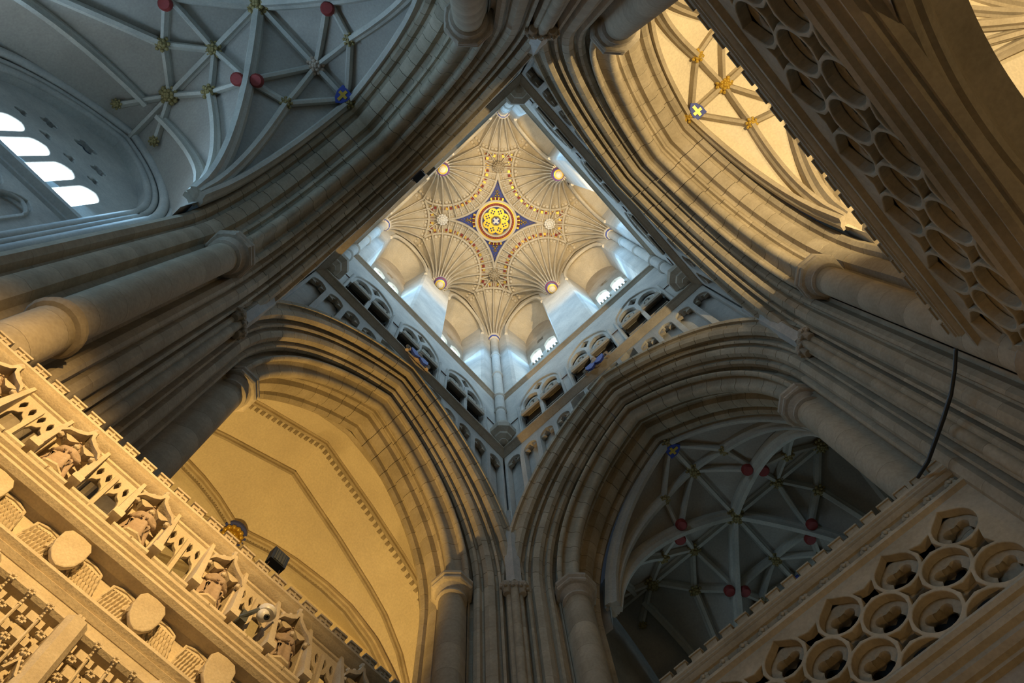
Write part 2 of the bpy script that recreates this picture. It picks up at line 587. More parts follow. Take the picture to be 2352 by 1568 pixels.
blind_n = 12
pitch = 10.5 / blind_n
cusp_panel = None
for nm, ang in SIDES.items():
    r = root('wall_' + nm, None, None, 'structure', None, (0, 0, 0), ang)
    r['label'] = 'lantern tower wall on the %s side with panelled band, paired openings and tall windows' % {'east': 'lower left', 'south': 'lower right', 'west': 'upper right', 'north': 'upper left'}[nm]
    c = ARCH_C[nm]
    # back plane of the panelled spandrel
    m = MB()
    n = 48
    us = [-5.7 + 11.4 * i / n for i in range(n + 1)]
    lo = [(5.62, u, max(21.0, min(ZL, arch_edge(u, c) - 0.25))) for u in us]
    hi = [(5.62, u, ZL) for u in us]
    m.rings([lo, hi], closed=False, cap=False)
    m.obj('spandrel_wall', TOWER, r)
    # panels with cusped heads
    for k in range(blind_n):
        u0 = -5.25 + pitch * k
        u1 = u0 + pitch
        uu_ = [u0 + pitch * i / 6 for i in range(7)]
        bot = [(u, arch_edge(u, c) - 0.06) for u in uu_]
        if min(p[1] for p in bot) > ZL - 0.12:
            continue
        head = 30.45
        hb = [(u0 + 0.09 + (pitch - 0.18) * i / 6, 0) for i in range(7)]
        hb = [(u, arch_edge(u, c) + 0.04) for u, _ in hb]
        hd_ = pointed(u0 + 0.09, u1 - 0.09, 0, head, 0.72, 6)[2:]
        outer = bot + [(u1, max(bot[-1][1] + 0.02, ZL)), (u0, max(bot[0][1] + 0.02, ZL))]
        if max(p[1] for p in hb) < head - 0.1:
            hole = hb + hd_
            me = flat('panel_frame', outer, [hole], 0.3, TOWER, 0.015)
            put('panel_frame', me, r, mat4=wallmat(5.45))
            for sgn in (1, -1):
                cm = MB()
                uc = (u0 + u1) / 2
                cu_ = [(uc + sgn * 0.34, head + 0.1), (uc + sgn * 0.1, head + 0.02), (uc + sgn * 0.16, head + 0.2), (uc + sgn * 0.05, head + 0.36), (uc + sgn * 0.14, head + 0.56), (uc + sgn * 0.36, head + 0.42)]
                if sgn < 0:
                    cu_ = cu_[::-1]
                cm.rings([[(5.5, a, b) for a, b in cu_], [(5.38, a, b) for a, b in cu_]])
                cm.obj('cusp', STONE_D, r)
        else:
            low = max(p[1] for p in hb)
            if low < ZL - 0.35:
                h2 = [p for p in hb] + [(u1 - 0.09, ZL - 0.25), ((u0 + u1) / 2, ZL - 0.08), (u0 + 0.09, ZL - 0.25)]
                me = flat('panel_frame', outer, [h2], 0.3, TOWER, 0.0)
            else:
                me = flat('panel_frame', outer, [], 0.3, TOWER, 0.0)
            put('panel_frame', me, r, mat4=wallmat(5.45))
    # lower string course
    moulding(-5.3, 5.3, [(-0.35, -0.05), (0.05, -0.05), (0.22, 0.12), (0.16, 0.18), (0.28, 0.26), (0.28, 0.36), (0.05, 0.46), (-0.35, 0.46)], 5.32, ZL).obj('string_course', STONE_D, r, 30)
    # gallery stage
    bays = [-2.9, 0.0, 2.9]
    outer = [(-5.3, ZL + 0.4), (5.3, ZL + 0.4), (5.3, ZU), (-5.3, ZU)]
    holes = [pointed(b - 1.18, b + 1.18, ZL + 0.5, 35.2, 0.72, 9) for b in bays]
    put('gallery_wall', flat('gallery_wall', outer, holes, 0.34, TOWER, 0.03), r, mat4=wallmat(5.37))
    m = MB()
    m.box(6.6, 6.8, -5.6, 5.6, ZL, ZU)
    m.obj('gallery_back_wall', STONE_D, r)
    m = MB()
    m.box(5.3, 6.7, -5.6, 5.6, ZU - 0.15, ZU + 0.1)
    m.obj('gallery_vault', STONE_D, r)
    m = MB()
    m.box(5.55, 6.7, -5.6, 5.6, ZL + 0.2, ZL + 0.42)
    m.obj('gallery_floor', STONE_D, r)
    for b in bays:
        # sub-arches: blind upper part of the two lights
        outer = pointed(b - 1.14, b + 1.14, 34.3, 35.2, 0.72, 9)
        hl = [pointed(b + s * 0.56 - 0.47, b + s * 0.56 + 0.47, 34.34, 35.35, 0.85, 7) for s in (-1, 1)]
        hl.append([(b, 35.75), (b + 0.28, 36.3), (b, 36.75), (b - 0.28, 36.3)])
        put('tracery_head', flat('tracery_head', outer, hl, 0.16, TOWER, 0.02), r, mat4=wallmat(5.36))
        m = MB()
        m.box(5.56, 5.66, b - 1.15, b + 1.15, 34.4, 37.0)
        m.obj('blind_panel', TOWER, r)
        for s in (-1, 1):
            hh = pointed(b + s * 0.56 - 0.30, b + s * 0.56 + 0.30, 34.34, 35.3, 0.85, 6)
            oo = pointed(b + s * 0.56 - 0.40, b + s * 0.56 + 0.40, 34.2, 35.32, 0.85, 6)
            put('inner_arch', flat('inner_arch', oo, [hh], 0.1, TOWER, 0.02), r, mat4=wallmat(5.50))
        # mullion and jamb shafts
        m = MB()
        m.box(5.2, 5.5, b - 0.09, b + 0.09, ZL + 0.42, 35.4)
        m.obj('mullion', TOWER, r)
        for s in (-1, 1):
            m = MB()
            m.lathe([(0.07, ZL + 0.45), (0.07, 35.2)], 8, (5.2, b + s * 1.24))
            m.obj('gallery_shaft', TOWER, r, 50)
            # embattled transom over the lower lights
            m = MB()
            u0, u1 = b + s * 0.56 - 0.5, b + s * 0.56 + 0.5
            m.rings([[(5.14, u, 33.72), (5.08, u, 33.8), (5.08, u, 34.02), (5.44, u, 34.4), (5.44, u, 34.2), (5.3, u, 33.98), (5.2, u, 33.84)] for u in (u0, u1)])
            t = m.obj('transom', STONE_D, r)
            for q in range(4):
                mm = MB()
                uu = u0 + 0.03 + q * 0.255
                mm.box(5.08, 5.2, uu, uu + 0.165, 34.0, 34.26)
                mm.obj('merlon', STONE_D, t)
            # dark sheet painting the shade in the opening below the transom, and louvres
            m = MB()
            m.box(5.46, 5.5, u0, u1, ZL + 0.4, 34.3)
            m.obj('dark_sheet', DARKOPEN, r)
            for q in range(3):
                mm = MB()
                zz = 32.3 + q * 0.38
                mm.box(5.36, 5.44, u0, u1, zz, zz + 0.05)
                mm.obj('louvre', STONE_D, r)
    m = MB()
    for a_, b_ in ((-5.1, -4.15), (-1.7, -1.25), (1.25, 1.7), (4.15, 5.1)):
        m.tube([(5.16, a_, 34.05), (5.16, b_, 34.05)], 0.025, 6)
    m.obj('iron_rod', RUST, r)
    # upper string course
    moulding(-5.3, 5.3, [(-0.4, -0.05), (0.0, -0.05), (0.14, 0.1), (0.1, 0.15), (0.2, 0.22), (0.2, 0.34), (0.02, 0.42), (-0.4, 0.42)], 5.22, ZU).obj('string_course', STONE_D, r, 30)
    # window stage: mid pier, corner returns, splayed reveals
    m = MB()
    for poly in ([(5.2, -1.0), (5.2, 1.0), (5.35, 1.12), (6.6, 1.45), (6.9, 1.45), (6.9, -1.45), (6.6, -1.45), (5.35, -1.12)],
                 [(5.2, 4.2), (5.2, 5.6), (6.9, 5.6), (6.9, 3.75), (6.6, 3.75), (5.35, 4.08)],
                 [(5.2, -5.6), (5.2, -4.2), (5.35, -4.08), (6.6, -3.75), (6.9, -3.75), (6.9, -5.6)]):
        mm = MB()
        mm.rings([[(d, u, z) for d, u in poly] for z in (ZU + 0.3, 56.0)])
        mm.obj('wall_pier', TOWER, r)
    m.box(5.5, 6.9, -4.3, 4.3, ZU - 0.2, ZU + 0.5)
    m.obj('window_sill', TOWER, r)
    m = MB()
    for s in (-1, 1):
        # head of the deep reveal: half-barrel soffit
        us = [s * 2.6 + 1.62 * cos(pi * i / 14) for i in range(15)]
        zs = [50.4 + 3.4 * sin(pi * i / 14) ** 0.8 for i in range(15)]
        m.rings([[(5.3, u, z + 0.3) for u, z in zip(us, zs)], [(6.75, s * 2.6 + (u - s * 2.6) * 0.75, z - 0.9) for u, z in zip(us, zs)]], closed=False, cap=False)
        top = [(5.3, u, z + 0.3) for u, z in zip(us, zs)]
        m.rings([top, [(5.3, u, 56.4) for u in us]], closed=False, cap=False)
        arcp = [(5.22, s * 2.6 + 1.55 * cos(pi * i / 14), 50.3 + 3.6 * sin(pi * i / 14) ** 0.8) for i in range(15)]
        m2 = MB()
        m2.tube(arcp, 0.11, 6)
        m2.obj('wall_rib', FAN_RIB, r, 50)
    m.obj('window_arch', FAN, r, 40)

# lantern windows
wn = 0
TRAC = None
for nm, ang in SIDES.items():
    for s in (-1, 1):
        wn += 1
        uc = s * 2.6
        r = root('window_%d' % wn, None, None, 'structure', None, (0, 0, 0), ang)
        r['label'] = 'two-light traceried window in the %s lantern wall, nearer the %s corner' % ({'east': 'lower left', 'south': 'lower right', 'west': 'upper right', 'north': 'upper left'}[nm], {('east', 1): 'left', ('east', -1): 'bottom', ('south', 1): 'bottom', ('south', -1): 'right', ('west', 1): 'right', ('west', -1): 'top', ('north', 1): 'top', ('north', -1): 'left'}[(nm, s)])
        outer = pointed(uc - 1.25, uc + 1.25, 39.0, 47.8, 0.95, 8)
        holes = []
        for q in (-1, 1):
            cc = uc + q * 0.56
            holes.append(pointed(cc - 0.43, cc + 0.43, 39.1, 42.9, 0.8, 5))
            holes.append(pointed(cc - 0.43, cc + 0.43, 44.7, 46.4, 0.9, 6))
        holes.append(foil(uc, 48.2, 0.36))
        put('window_frame', flat('window_frame', outer, holes, 0.24, STONE_D, 0.02), r, mat4=wallmat(6.62))
        m = MB()
        m.box(6.7, 6.9, uc - 1.9, uc + 1.9, 38.3, 39.05)
        m.box(6.64, 6.9, uc - 2.2, uc - 1.2, 38.3, 54)
        m.box(6.64, 6.9, uc + 1.2, uc + 2.2, 38.3, 54)
        m.box(6.72, 6.9, uc - 1.4, uc + 1.4, 48.7, 54)
        m.obj('window_wall', STONE_D, r)
        for q in (-1, 1):
            cc = uc + q * 0.56
            for z0, z1 in ((39.1, 43.4), (44.7, 47.0)):
                m = MB()
                m.box(6.66, 6.68, cc - 0.44, cc + 0.44, z0, z1)
                m.obj('pane', LANTGLASS, r)
            for k in range(4):
                m = MB()
                m.box(6.42, 6.56, cc - 0.42 + k * 0.22, cc - 0.30 + k * 0.22, 44.6, 44.86)
                m.obj('merlon', STONE_D, r)

# corner shafts and corbels
cshaft = MB()
cshaft.lathe([(0.24, 33.6), (0.24, ZK - 0.1)], 14, (4.98, 4.98))
for zz in (38.1, 36.0, 42.0, 46.0):
    cshaft.lathe([(0.25, zz - 0.1), (0.31, zz), (0.25, zz + 0.1)], 14, (4.98, 4.98))
CSH = cshaft.mesh('shaft', TOWER, 40)
corb = MB()
corb.lathe([(0.06, 31.9), (0.22, 32.0), (0.2, 32.15), (0.38, 32.35), (0.4, 32.5), (0.6, 32.7), (0.62, 33.05), (0.5, 33.2), (0.46, 33.7), (0.3, 34.0)], 8, (4.98, 4.98), pi / 8)
CORB = corb.mesh('corbel', STONE_D, 25)
ccap = MB()
ccap.lathe([(0.25, ZK - 0.5), (0.33, ZK - 0.42), (0.28, ZK - 0.3), (0.36, ZK - 0.1), (0.44, ZK), (0.44, ZK + 0.12), (0.3, ZK + 0.3)], 8, (4.98, 4.98), pi / 8)
CCAP = ccap.mesh('capital', FAN, 30)
bnd = MB()
bnd.lathe([(0.30, ZK - 0.30), (0.36, ZK - 0.25), (0.36, ZK - 0.16), (0.3, ZK - 0.14)], 12, (4.98, 4.98))
CBND = bnd.mesh('blue_band', BLUEP, 30)
for nm, ang, lab in (('ne', 0, 'left'), ('se', -pi / 2, 'bottom'), ('sw', pi, 'right'), ('nw', pi / 2, 'top')):
    r = root('corner_shaft', 'tall round wall shaft on an octagonal corbel in the %s corner of the lantern' % lab, 'shaft', 'structure', None, (0, 0, 0), ang)
    put('shaft', CSH, r)
    put('corbel', CORB, r)
    put('capital', CCAP, r)
    put('blue_band', CBND, r)

# ================================================================== fan vault
R1, R2, RB = 2.72, 3.68, 2.6
ZT = 56.3


def fan_z(rr):
    t = max(0.0, min(1.0, (rr - 0.3) / (R2 - 0.3)))
    return ZK + 0.1 + (ZT - ZK - 0.1) * (1 - (1 - t) ** 2.3) ** 0.62


fv = root('ceiling_lantern', 'painted stone fan vault with gilded central roundel at the top of the tower', None, 'structure')


def fan_point(cx, cy, base, th, rr, dz=0.0):
    return (cx + rr * cos(base + th), cy + rr * sin(base + th), fan_z(rr) + dz)


def rmax(th, half):
    """th measured from the wall direction."""
    a = min(abs(th), abs(half - th)) if half < pi else min(th, pi - th)
    if half < pi:
        a = min(th, half - th)
    return min(R2, RB / max(1e-3, cos(a)))


FANS = []
for k in range(4):
    a = -k * pi / 2
    FANS.append((5.2 * cos(a), 5.2 * sin(a), a + pi / 2, pi))
    FANS.append((5.2 * cos(a) - 5.2 * sin(a), 5.2 * sin(a) + 5.2 * cos(a), a + pi, pi / 2))
RIBP = [(-0.06, 0.02), (-0.06, -0.14), (-0.028, -0.3), (0.028, -0.3), (0.06, -0.14), (0.06, 0.02)]
RINGP = [(-0.08, 0.03), (-0.08, -0.2), (-0.03, -0.26), (0.03, -0.26), (0.08, -0.2), (0.08, 0.03)]
fle = MB()
fle.box(-0.085, 0.085, -0.085, 0.085, -0.16, 0.02)
fle.rings([[(-0.05, -0.06, -0.02), (0.05, -0.06, -0.02), (0.05, 0.06, -0.02), (-0.05, 0.06, -0.02)], [(-0.03, -0.03, -0.2), (0.03, -0.03, -0.2), (0.03, 0.03, -0.2), (-0.03, 0.03, -0.2)]])
FLE_R = fle.mesh('fleuron', RED)
FLE_G = fle.mesh('fleuron', GOLD)
cusp = MB()
for a in (-0.5, 0.5):
    cusp.blob((0.0, a * 0.26, -0.05), 0.12, 7, 4, 1, 1, 0.8)
cusp.blob((-0.14, 0, -0.02), 0.06, 7, 4, 1, 1, 0.8)
CUSP = cusp.mesh('carved_cusp', FAN_RIB, 50)
for fi, (cx, cy, base, half) in enumerate(FANS):
    m = MB()
    n = 40 if half > 2 else 20
    q = 14
    rs = []
    for j in range(q + 1):
        ring = []
        for i in range(n + 1):
            th = half * i / n
            rm = rmax(th, half)
            rr = 0.25 + (rm - 0.25) * (j / q) ** 0.9
            ring.append(fan_point(cx, cy, base, th, rr))
        rs.append(ring)
    m.rings(rs, closed=False, cap=False)
    m.obj('fan', FAN, fv, 40)
    nr = 12 if half > 2 else 6
    for i in range(nr + 1):
        th = half * i / nr
        rm = rmax(th, half)
        P = [fan_point(cx, cy, base, th, 0.27 + (rm - 0.27) * j / 14) for j in range(15)]
        mm = MB()
        mm.sweep(P, RIBP, (0, 0, 1))
        mm.obj('rib', FAN_RIB, fv)
        if i < nr:
            th2 = half * (i + 0.5) / nr
            rm2 = rmax(th2, half)
            if rm2 > R1 + 0.25:
                P = [fan_point(cx, cy, base, th2, R1 + (rm2 - R1) * j / 3) for j in range(4)]
                mm = MB()
                mm.sweep(P, [(-0.04, 0.02), (-0.04, -0.16), (0.04, -0.16), (0.04, 0.02)], (0, 0, 1))
                mm.obj('rib', FAN_RIB, fv)
            # carved cusping below each ring and in the outer panels
            a2 = base + th2
            rr = min(R1, rm2) - 0.22
            put('carved_cusp', CUSP, fv, loc=(cx + rr * cos(a2), cy + rr * sin(a2), fan_z(rr)), rot=(0, -0.35, a2))
            if rm2 > R1 + 0.5:
                for s in (-0.25, 0.25):
                    a3 = base + half * (i + 0.5 + s) / nr
                    if rmax(half * (i + 0.5 + s) / nr, half) > R2 - 0.3:
                        rr = R2 - 0.3
                        put('carved_cusp', CUSP, fv, loc=(cx + rr * cos(a3), cy + rr * sin(a3), fan_z(rr)), rot=(0, -0.1, a3), scale=(0.8, 0.75, 0.8))
    for rr_ring in (R1, R2):
        P = []
        runs = []
        for i in range(4 * n + 1):
            th = half * i / (4 * n)
            if rmax(th, half) >= rr_ring - 0.01:
                P.append(fan_point(cx, cy, base, th, rr_ring))
            elif P:
                runs.append(P)
                P = []
        if P:
            runs.append(P)
        for P in runs:
            if len(P) > 2:
                mm = MB()
                mm.sweep(P, RINGP, (0, 0, 1))
                mm.obj('ring_rib', FAN_RIB, fv)
    # brattishing: red and gold fleurons just outside the inner ring
    cnt = 34 if half > 2 else 15
    for i in range(cnt):
        th = half * (i + 0.5) / cnt
        if rmax(th, half) > R1 + 0.2:
            rr = R1 + 0.24
            a2 = base + th
            put('fleuron', FLE_R if i % 2 else FLE_G, fv, loc=(cx + rr * cos(a2), cy + rr * sin(a2), fan_z(rr)), rot=(0, 0, a2))
            rr = R1 + 0.09
            put('fleuron', FLE_G if i % 2 else FLE_R, fv, loc=(cx + rr * cos(a2), cy + rr * sin(a2), fan_z(rr) + 0.03), rot=(0, 0, a2), scale=(0.6, 0.9, 0.6))
    # springer corbel in the middle of each wall
    if half > 2:
        ci, si = cos(base - pi / 2), sin(base - pi / 2)
        px, py = cx * 0.955, cy * 0.955
        mm = MB()
        mm.lathe([(0.08, ZK - 0.95), (0.2, ZK - 0.85), (0.2, ZK - 0.7), (0.3, ZK - 0.55), (0.34, ZK - 0.35), (0.38, ZK - 0.05), (0.42, ZK + 0.0), (0.42, ZK + 0.1), (0.3, ZK + 0.3)], 12, (px, py))
        c_ = mm.obj('springer_corbel', FAN, fv, 30)
        for z0, mt, rr in ((-0.62, GOLD, 0.315), (-0.42, BLUEP, 0.365), (-0.22, RED, 0.40), (-0.1, BLUEP, 0.42)):
            mm = MB()
            mm.lathe([(rr - 0.04, ZK + z0 - 0.06), (rr, ZK + z0 - 0.04), (rr, ZK + z0 + 0.04), (rr - 0.04, ZK + z0 + 0.06)], 12, (px, py))
            mm.obj('painted_band', mt, c_, 30)

# flat centre and painted spandrels
m = MB()
n = 64
m.rings([[(1.45 * cos(2 * pi * i / n), 1.45 * sin(2 * pi * i / n), ZT + 0.02) for i in range(n)], [(2.75 * cos(2 * pi * i / n), 2.75 * sin(2 * pi * i / n), ZT + 0.06) for i in range(n)]], cap=False)
m.obj('blue_field', BLUEP, fv)
for k in range(4):
    a = pi / 4 + k * pi / 2
    for rr, sc in ((1.78, 1.0), (2.02, 0.7)):
        mm = MB()
        for b in (-0.6, 0, 0.6):
            mm.blob((rr * cos(a) + 0.1 * sc * cos(a + b * 3), rr * sin(a) + 0.1 * sc * sin(a + b * 3), ZT - 0.02), 0.075 * sc, 7, 4)
        mm.obj('gilt_trefoil', GOLD, fv, 50)
    for i in range(7):
        b = a - 0.24 + 0.08 * i
        put('fleuron', FLE_R if i % 2 else FLE_G, fv, loc=(1.56 * cos(b), 1.56 * sin(b), ZT), rot=(0, 0, b))
    for i in range(9):
        rr = 1.7 + 0.1 * i
        mm = MB()
        sp = max(0.0, (2.45 - rr) * 0.3) * (1 if i % 2 else -1)
        mm.blob((rr * cos(a) - sp * sin(a), rr * sin(a) + sp * cos(a), ZT), 0.03, 6, 4)
        mm.obj('gilt_dot', GOLD, fv)
# rings around the roundel
for r0, r1, zz, mt, h in ((1.32, 1.46, ZT - 0.16, FAN_RIB, 0.2), (1.24, 1.33, ZT - 0.1, GOLD, 0.14), (1.06, 1.25, ZT - 0.04, RED, 0.1), (0.98, 1.08, ZT - 0.16, FAN_RIB, 0.3)):
    mm = MB()
    n = 64
    mm.rings([[(rr * cos(2 * pi * i / n), rr * sin(2 * pi * i / n), z_) for i in range(n)] for rr, z_ in ((r1, zz + h), (r1, zz), (r0, zz), (r0, zz + h + 0.2))], cap=False)
    mm.obj('roundel_ring', mt, fv, 30)
dia = MB()
dia.rings([[(0.07, 0, 0), (0, 0.055, 0), (-0.07, 0, 0), (0, -0.055, 0)], [(0.035, 0, -0.06), (0, 0.028, -0.06), (-0.035, 0, -0.06), (0, -0.028, -0.06)]])
DIA = dia.mesh('diamond', ORANGE)
for i in range(44):
    a = 2 * pi * i / 44
    put('diamond', DIA, fv, loc=(1.155 * cos(a), 1.155 * sin(a), ZT - 0.04), rot=(0, 0, a))
# gilded roundel, recessed
rd = root('ceiling_roundel', 'round gilded trapdoor with eight quatrefoils and a white cross on blue at the vault centre', 'roundel', None)
m = MB()
m.lathe([(0.02, ZT + 0.28), (1.0, ZT + 0.28), (1.0, ZT + 0.33), (0.02, ZT + 0.33)], 48)
m.obj('blue_disc', BLUEP, rd)
outl = []
for i in range(8):
    a = 2 * pi * i / 8 + pi / 8
    for j in range(9):
        b = a - 1.25 + 2.5 * j / 8
        outl.append((0.63 * cos(a) + 0.30 * cos(b), 0.63 * sin(a) + 0.30 * sin(b)))
holes = [circle(0, 0, 0.33, 28)]
for i in range(8):
    a = 2 * pi * i / 8 + pi / 8
    for j in range(4):
        b = a + j * pi / 2
        holes.append(circle(0.64 * cos(a) + 0.115 * cos(b), 0.64 * sin(a) + 0.115 * sin(b), 0.062, 10))
put('gilt_tracery', flat('gilt_tracery', outl, holes, 0.06, GOLD_L, 0.008), rd, loc=(0, 0, ZT + 0.22))
hl8 = [circle(0, 0, 0.955, 48)]
put('gilt_rim', flat('gilt_rim', circle(0, 0, 1.0, 48), hl8, 0.1, GOLD_L), rd, loc=(0, 0, ZT + 0.22))
m = MB()
m.lathe([(0.27, ZT + 0.27), (0.27, ZT + 0.14), (0.34, ZT + 0.12), (0.37, ZT + 0.2), (0.37, ZT + 0.27)], 8, (0, 0), pi / 8)
m.obj('octagon_frame', OLDGOLD, rd)
m = MB()
m.lathe([(0.02, ZT + 0.2), (0.28, ZT + 0.2), (0.28, ZT + 0.25)], 8, (0, 0), pi / 8)
m.obj('shield_field', BLUEP, rd)
m = MB()
m.box(-0.235, 0.235, -0.07, 0.07, ZT + 0.16, ZT + 0.21)
m.box(-0.07, 0.07, -0.235, 0.235, ZT + 0.155, ZT + 0.205)
m.obj('white_cross', WHITE, rd)
# four pendant bosses where the fans meet
def carved_boss(name, mat, r, n=9, parent=None, loc=(0, 0, 0), tilt=None, heart=None):
    key = (name, mat.name, round(r, 3), n)
    if key not in BOSS:
        m = MB()
        m.blob((0, 0, 0), r * 0.62, 10, 6, 1, 1, 0.75)
        for ring, (cnt, rr, zz, br) in enumerate(((n, 0.72, 0.05, 0.26), (n - 3, 0.42, -0.3, 0.22), (4, 0.14, -0.48, 0.18))):
            for i in range(cnt):
                a = 2 * pi * (i + 0.5 * ring) / cnt
                m.blob((r * rr * cos(a), r * rr * sin(a), r * zz), r * br, 6, 4, 1, 1, 0.8)
        BOSS[key] = m.mesh(name, mat, 50)
    return put(name, BOSS[key], parent, loc=loc)


BOSS = {}
for i, (sx2, sy2) in enumerate(((1, -1), (1, 1), (-1, 1), (-1, -1))):
    carved_boss('boss', STONE if i in (0, 2) else WHITE, 0.42, 11, fv, (2.62 * sx2, 2.62 * sy2, ZT - 0.5))
    for a in (0, 1, 2, 3, 4):
        aa = atan2(sy2, sx2) + (a - 2) * pi / 5
        L_ = 1.5 if a in (1, 3) else 1.1
        P = []
        for j in range(5):
            rr = L_ * j / 4
            x, y = 2.62 * sx2 + rr * cos(aa), 2.62 * sy2 + rr * sin(aa)
            dd = min(hypot(x - f[0], y - f[1]) for f in FANS)
            P.append((x, y, fan_z(dd)))
        mm = MB()
        mm.sweep(P, RIBP, (0, 0, 1))
        mm.obj('rib', FAN_RIB, fv)

# ================================================================== lierne vaults over north transept, south transept and nave
UH, VH, HV = 4.4, 4.2, 7.65


def pa(a):
    a = min(1.0, abs(a))
    cc = 0.8
    R = 1 + cc
    return SPRING + HV * sqrt(max(0.0, R * R - (a + cc) ** 2)) / sqrt(R * R - cc * cc)


def vz(u, v):
    """underside height of the vault above the plan point (u across, v along) of one bay."""
    b = pa(v / VH)
    if abs(u) > UH:
        return b
    return max(pa(u / UH), b)


RIBV = [(-0.15, 0.06), (-0.15, -0.12), (-0.09, -0.19), (-0.065, -0.34), (0.065, -0.34), (0.09, -0.19), (0.15, -0.12), (0.15, 0.06)]
RIBS = [(-0.115, 0.06), (-0.115, -0.1), (-0.05, -0.28), (0.05, -0.28), (0.115, -0.1), (0.115, 0.06)]


def rib_path(p, q, n, curve=None):
    out = []
    for i in range(n + 1):
        t = i / n
        u, v = p[0] + (q[0] - p[0]) * t, p[1] + (q[1] - p[1]) * t
        out.append((u, v, vz(u, v)))
    return out


VAULT_CACHE = {}


def vault_meshes(matr, matp):
    key = (matr.name, matp.name)
    if key in VAULT_CACHE:
        return VAULT_CACHE[key]
    L = []
    m = MB()
    us = sorted(set([-6.35, -5.9, -5.4, -4.9] + [-UH + 2 * UH * i / 56 for i in range(57)] + [4.9, 5.4, 5.9, 6.35]))
    vs2 = [-VH + 2 * VH * i / 52 for i in range(53)]
    m.rings([[(u, v, vz(u, v)) for v in vs2] for u in us], closed=False, cap=False)
    L.append(('web', m.mesh('web', matp, 30)))
    C0, K = (0, 0), 0.985
    for sv in (1, -1):
        Mv, Wv = (0, sv * 0.62 * VH), (0, sv * 0.96 * VH)
        L += [('r', C0, Mv, 4), ('r', Mv, Wv, 3)]
        Mu, Wu = (sv * 0.48 * UH, 0), (sv * 0.97 * UH, 0)
        L += [('r', C0, Mu, 4), ('r', Mu, Wu, 4), ('s', Wu, (sv * 6.3, 0), 4), ('s', Wu, (sv * 5.6, 0.8), 3), ('s', Wu, (sv * 5.6, -0.8), 3)]
        for su in (1, -1):
            for (X, Y) in ((su, sv),):
                Cn = (X * UH * K, Y * VH * K)
                D = (X * 0.41 * UH, Y * 0.41 * VH)
                Tv = (X * 0.33 * UH, Y * 0.71 * VH)
                Tu = (X * 0.70 * UH, Y * 0.24 * VH)
                Mv2, Wv2 = (0, Y * 0.62 * VH), (0, Y * 0.96 * VH)
                Mu2, Wu2 = (X * 0.48 * UH, 0), (X * 0.97 * UH, 0)
                L += [('d', Cn, D, 16), ('d', D, C0, 6), ('r', Cn, Tv, 14), ('r', Cn, Tu, 14)]
                L += [('s', Tv, Wv2, 3), ('s', Tv, Mv2, 3), ('s', Tv, D, 3), ('s', D, Mv2, 4), ('s', D, Mu2, 4), ('s', Tu, Mu2, 3), ('s', Tu, D, 4), ('s', Tu, Wu2, 3)]
                L += [('r', Cn, (X * 5.0, Y * 0.4), 10)]
    for sv in (1, -1):
        L.append(('w', [(-UH * K, sv * VH * 0.99), (UH * K, sv * VH * 0.99)]))
    out = [('web', L[0][1])]
    for e in L[1:]:
        if e[0] == 'w':
            (a, b) = e[1]
            P = []
            for i in range(33):
                u = a[0] + (b[0] - a[0]) * i / 32
                P.append((u, a[1], pa(u / UH)))
            mm = MB()
            mm.sweep(P, RIBV, (0, 0, 1))
            out.append(('wall_rib', mm.mesh('wall_rib', matr)))
            continue
        P = rib_path(e[1], e[2], e[3])
        if e[0] == 'd':
            prof = [(a * 1.25, b * 1.15) for a, b in RIBV]
        else:
            prof = RIBV if e[0] == 'r' else RIBS
        mm = MB()
        mm.sweep(P, prof, (0, 0, 1))
        out.append(('rib', mm.mesh('rib', matr)))
    VAULT_CACHE[key] = out
    return out


dsc = MB()
dsc.lathe([(0.02, -0.14), (0.17, -0.14), (0.22, -0.08), (0.22, 0.06), (0.02, 0.06)], 14)
DISC = dsc.mesh('red_boss', RED, 40)
shm = MB()
sh_out = [(-0.22, 0.25), (0.22, 0.25), (0.22, 0.0), (0.14, -0.2), (0.0, -0.32), (-0.14, -0.2), (-0.22, 0.0)]
SHIELD = flat('shield_boss', sh_out, [], 0.1, BLUEP, 0.015)
crs = MB()
crs.box(-0.05, 0.05, -0.2, 0.2, 0.045, 0.075)
crs.box(-0.16, 0.16, -0.02, 0.08, 0.045, 0.075)
CROSS = crs.mesh('gilt_cross', GOLD)


def vault_bay(nm, lab, loc, rz, matr, matp, gold, bosses=True):
    r = root(nm, lab, None, 'structure', None, loc, rz)
    for n_, me in vault_meshes(matr, matp):
        put(n_, me, r)
    if not bosses:
        return r

    def B(u, v, rad, mat, n=9):
        carved_boss('boss', mat, rad, n, r, (u, v, vz(u, v) - 0.3))

    B(0, 0, 0.44, gold, 12)
    for s in (1, -1):
        B(0, s * 0.62 * VH, 0.34, gold if nm != 'ceiling_north' or s > 0 else STATUE, 10)
        B(s * 0.48 * UH, 0, 0.32, gold, 9)
        B(s * 0.97 * UH, 0, 0.36, gold, 11)
        for t in (1, -1):
            B(s * 0.33 * UH, t * 0.71 * VH, 0.24, gold, 8)
            B(s * 0.70 * UH, t * 0.24 * VH, 0.29, gold, 8)
            B(s * 5.6, t * 0.8, 0.2, gold, 8)
            u, v = s * 0.41 * UH, t * 0.41 * VH
            L_ = hypot(u, v)
            for q in (1, -1):
                off = 0.3 * q
                put('red_boss', DISC if nm != 'ceiling_west' else DISC_G, r, loc=(u - v / L_ * off, v + u / L_ * off, vz(u, v) - 0.22))
        # painted shield where the ridge meets the arch
        sh = put('shield_boss', SHIELD, r, loc=(0, s * 0.93 * VH, vz(0, s * 0.93 * VH) - 0.42), rot=(pi, 0, pi / 2 * s))
        put('gilt_cross', CROSS, sh)
        B(0, s * 0.99 * VH, 0.26, gold, 8)
    return r


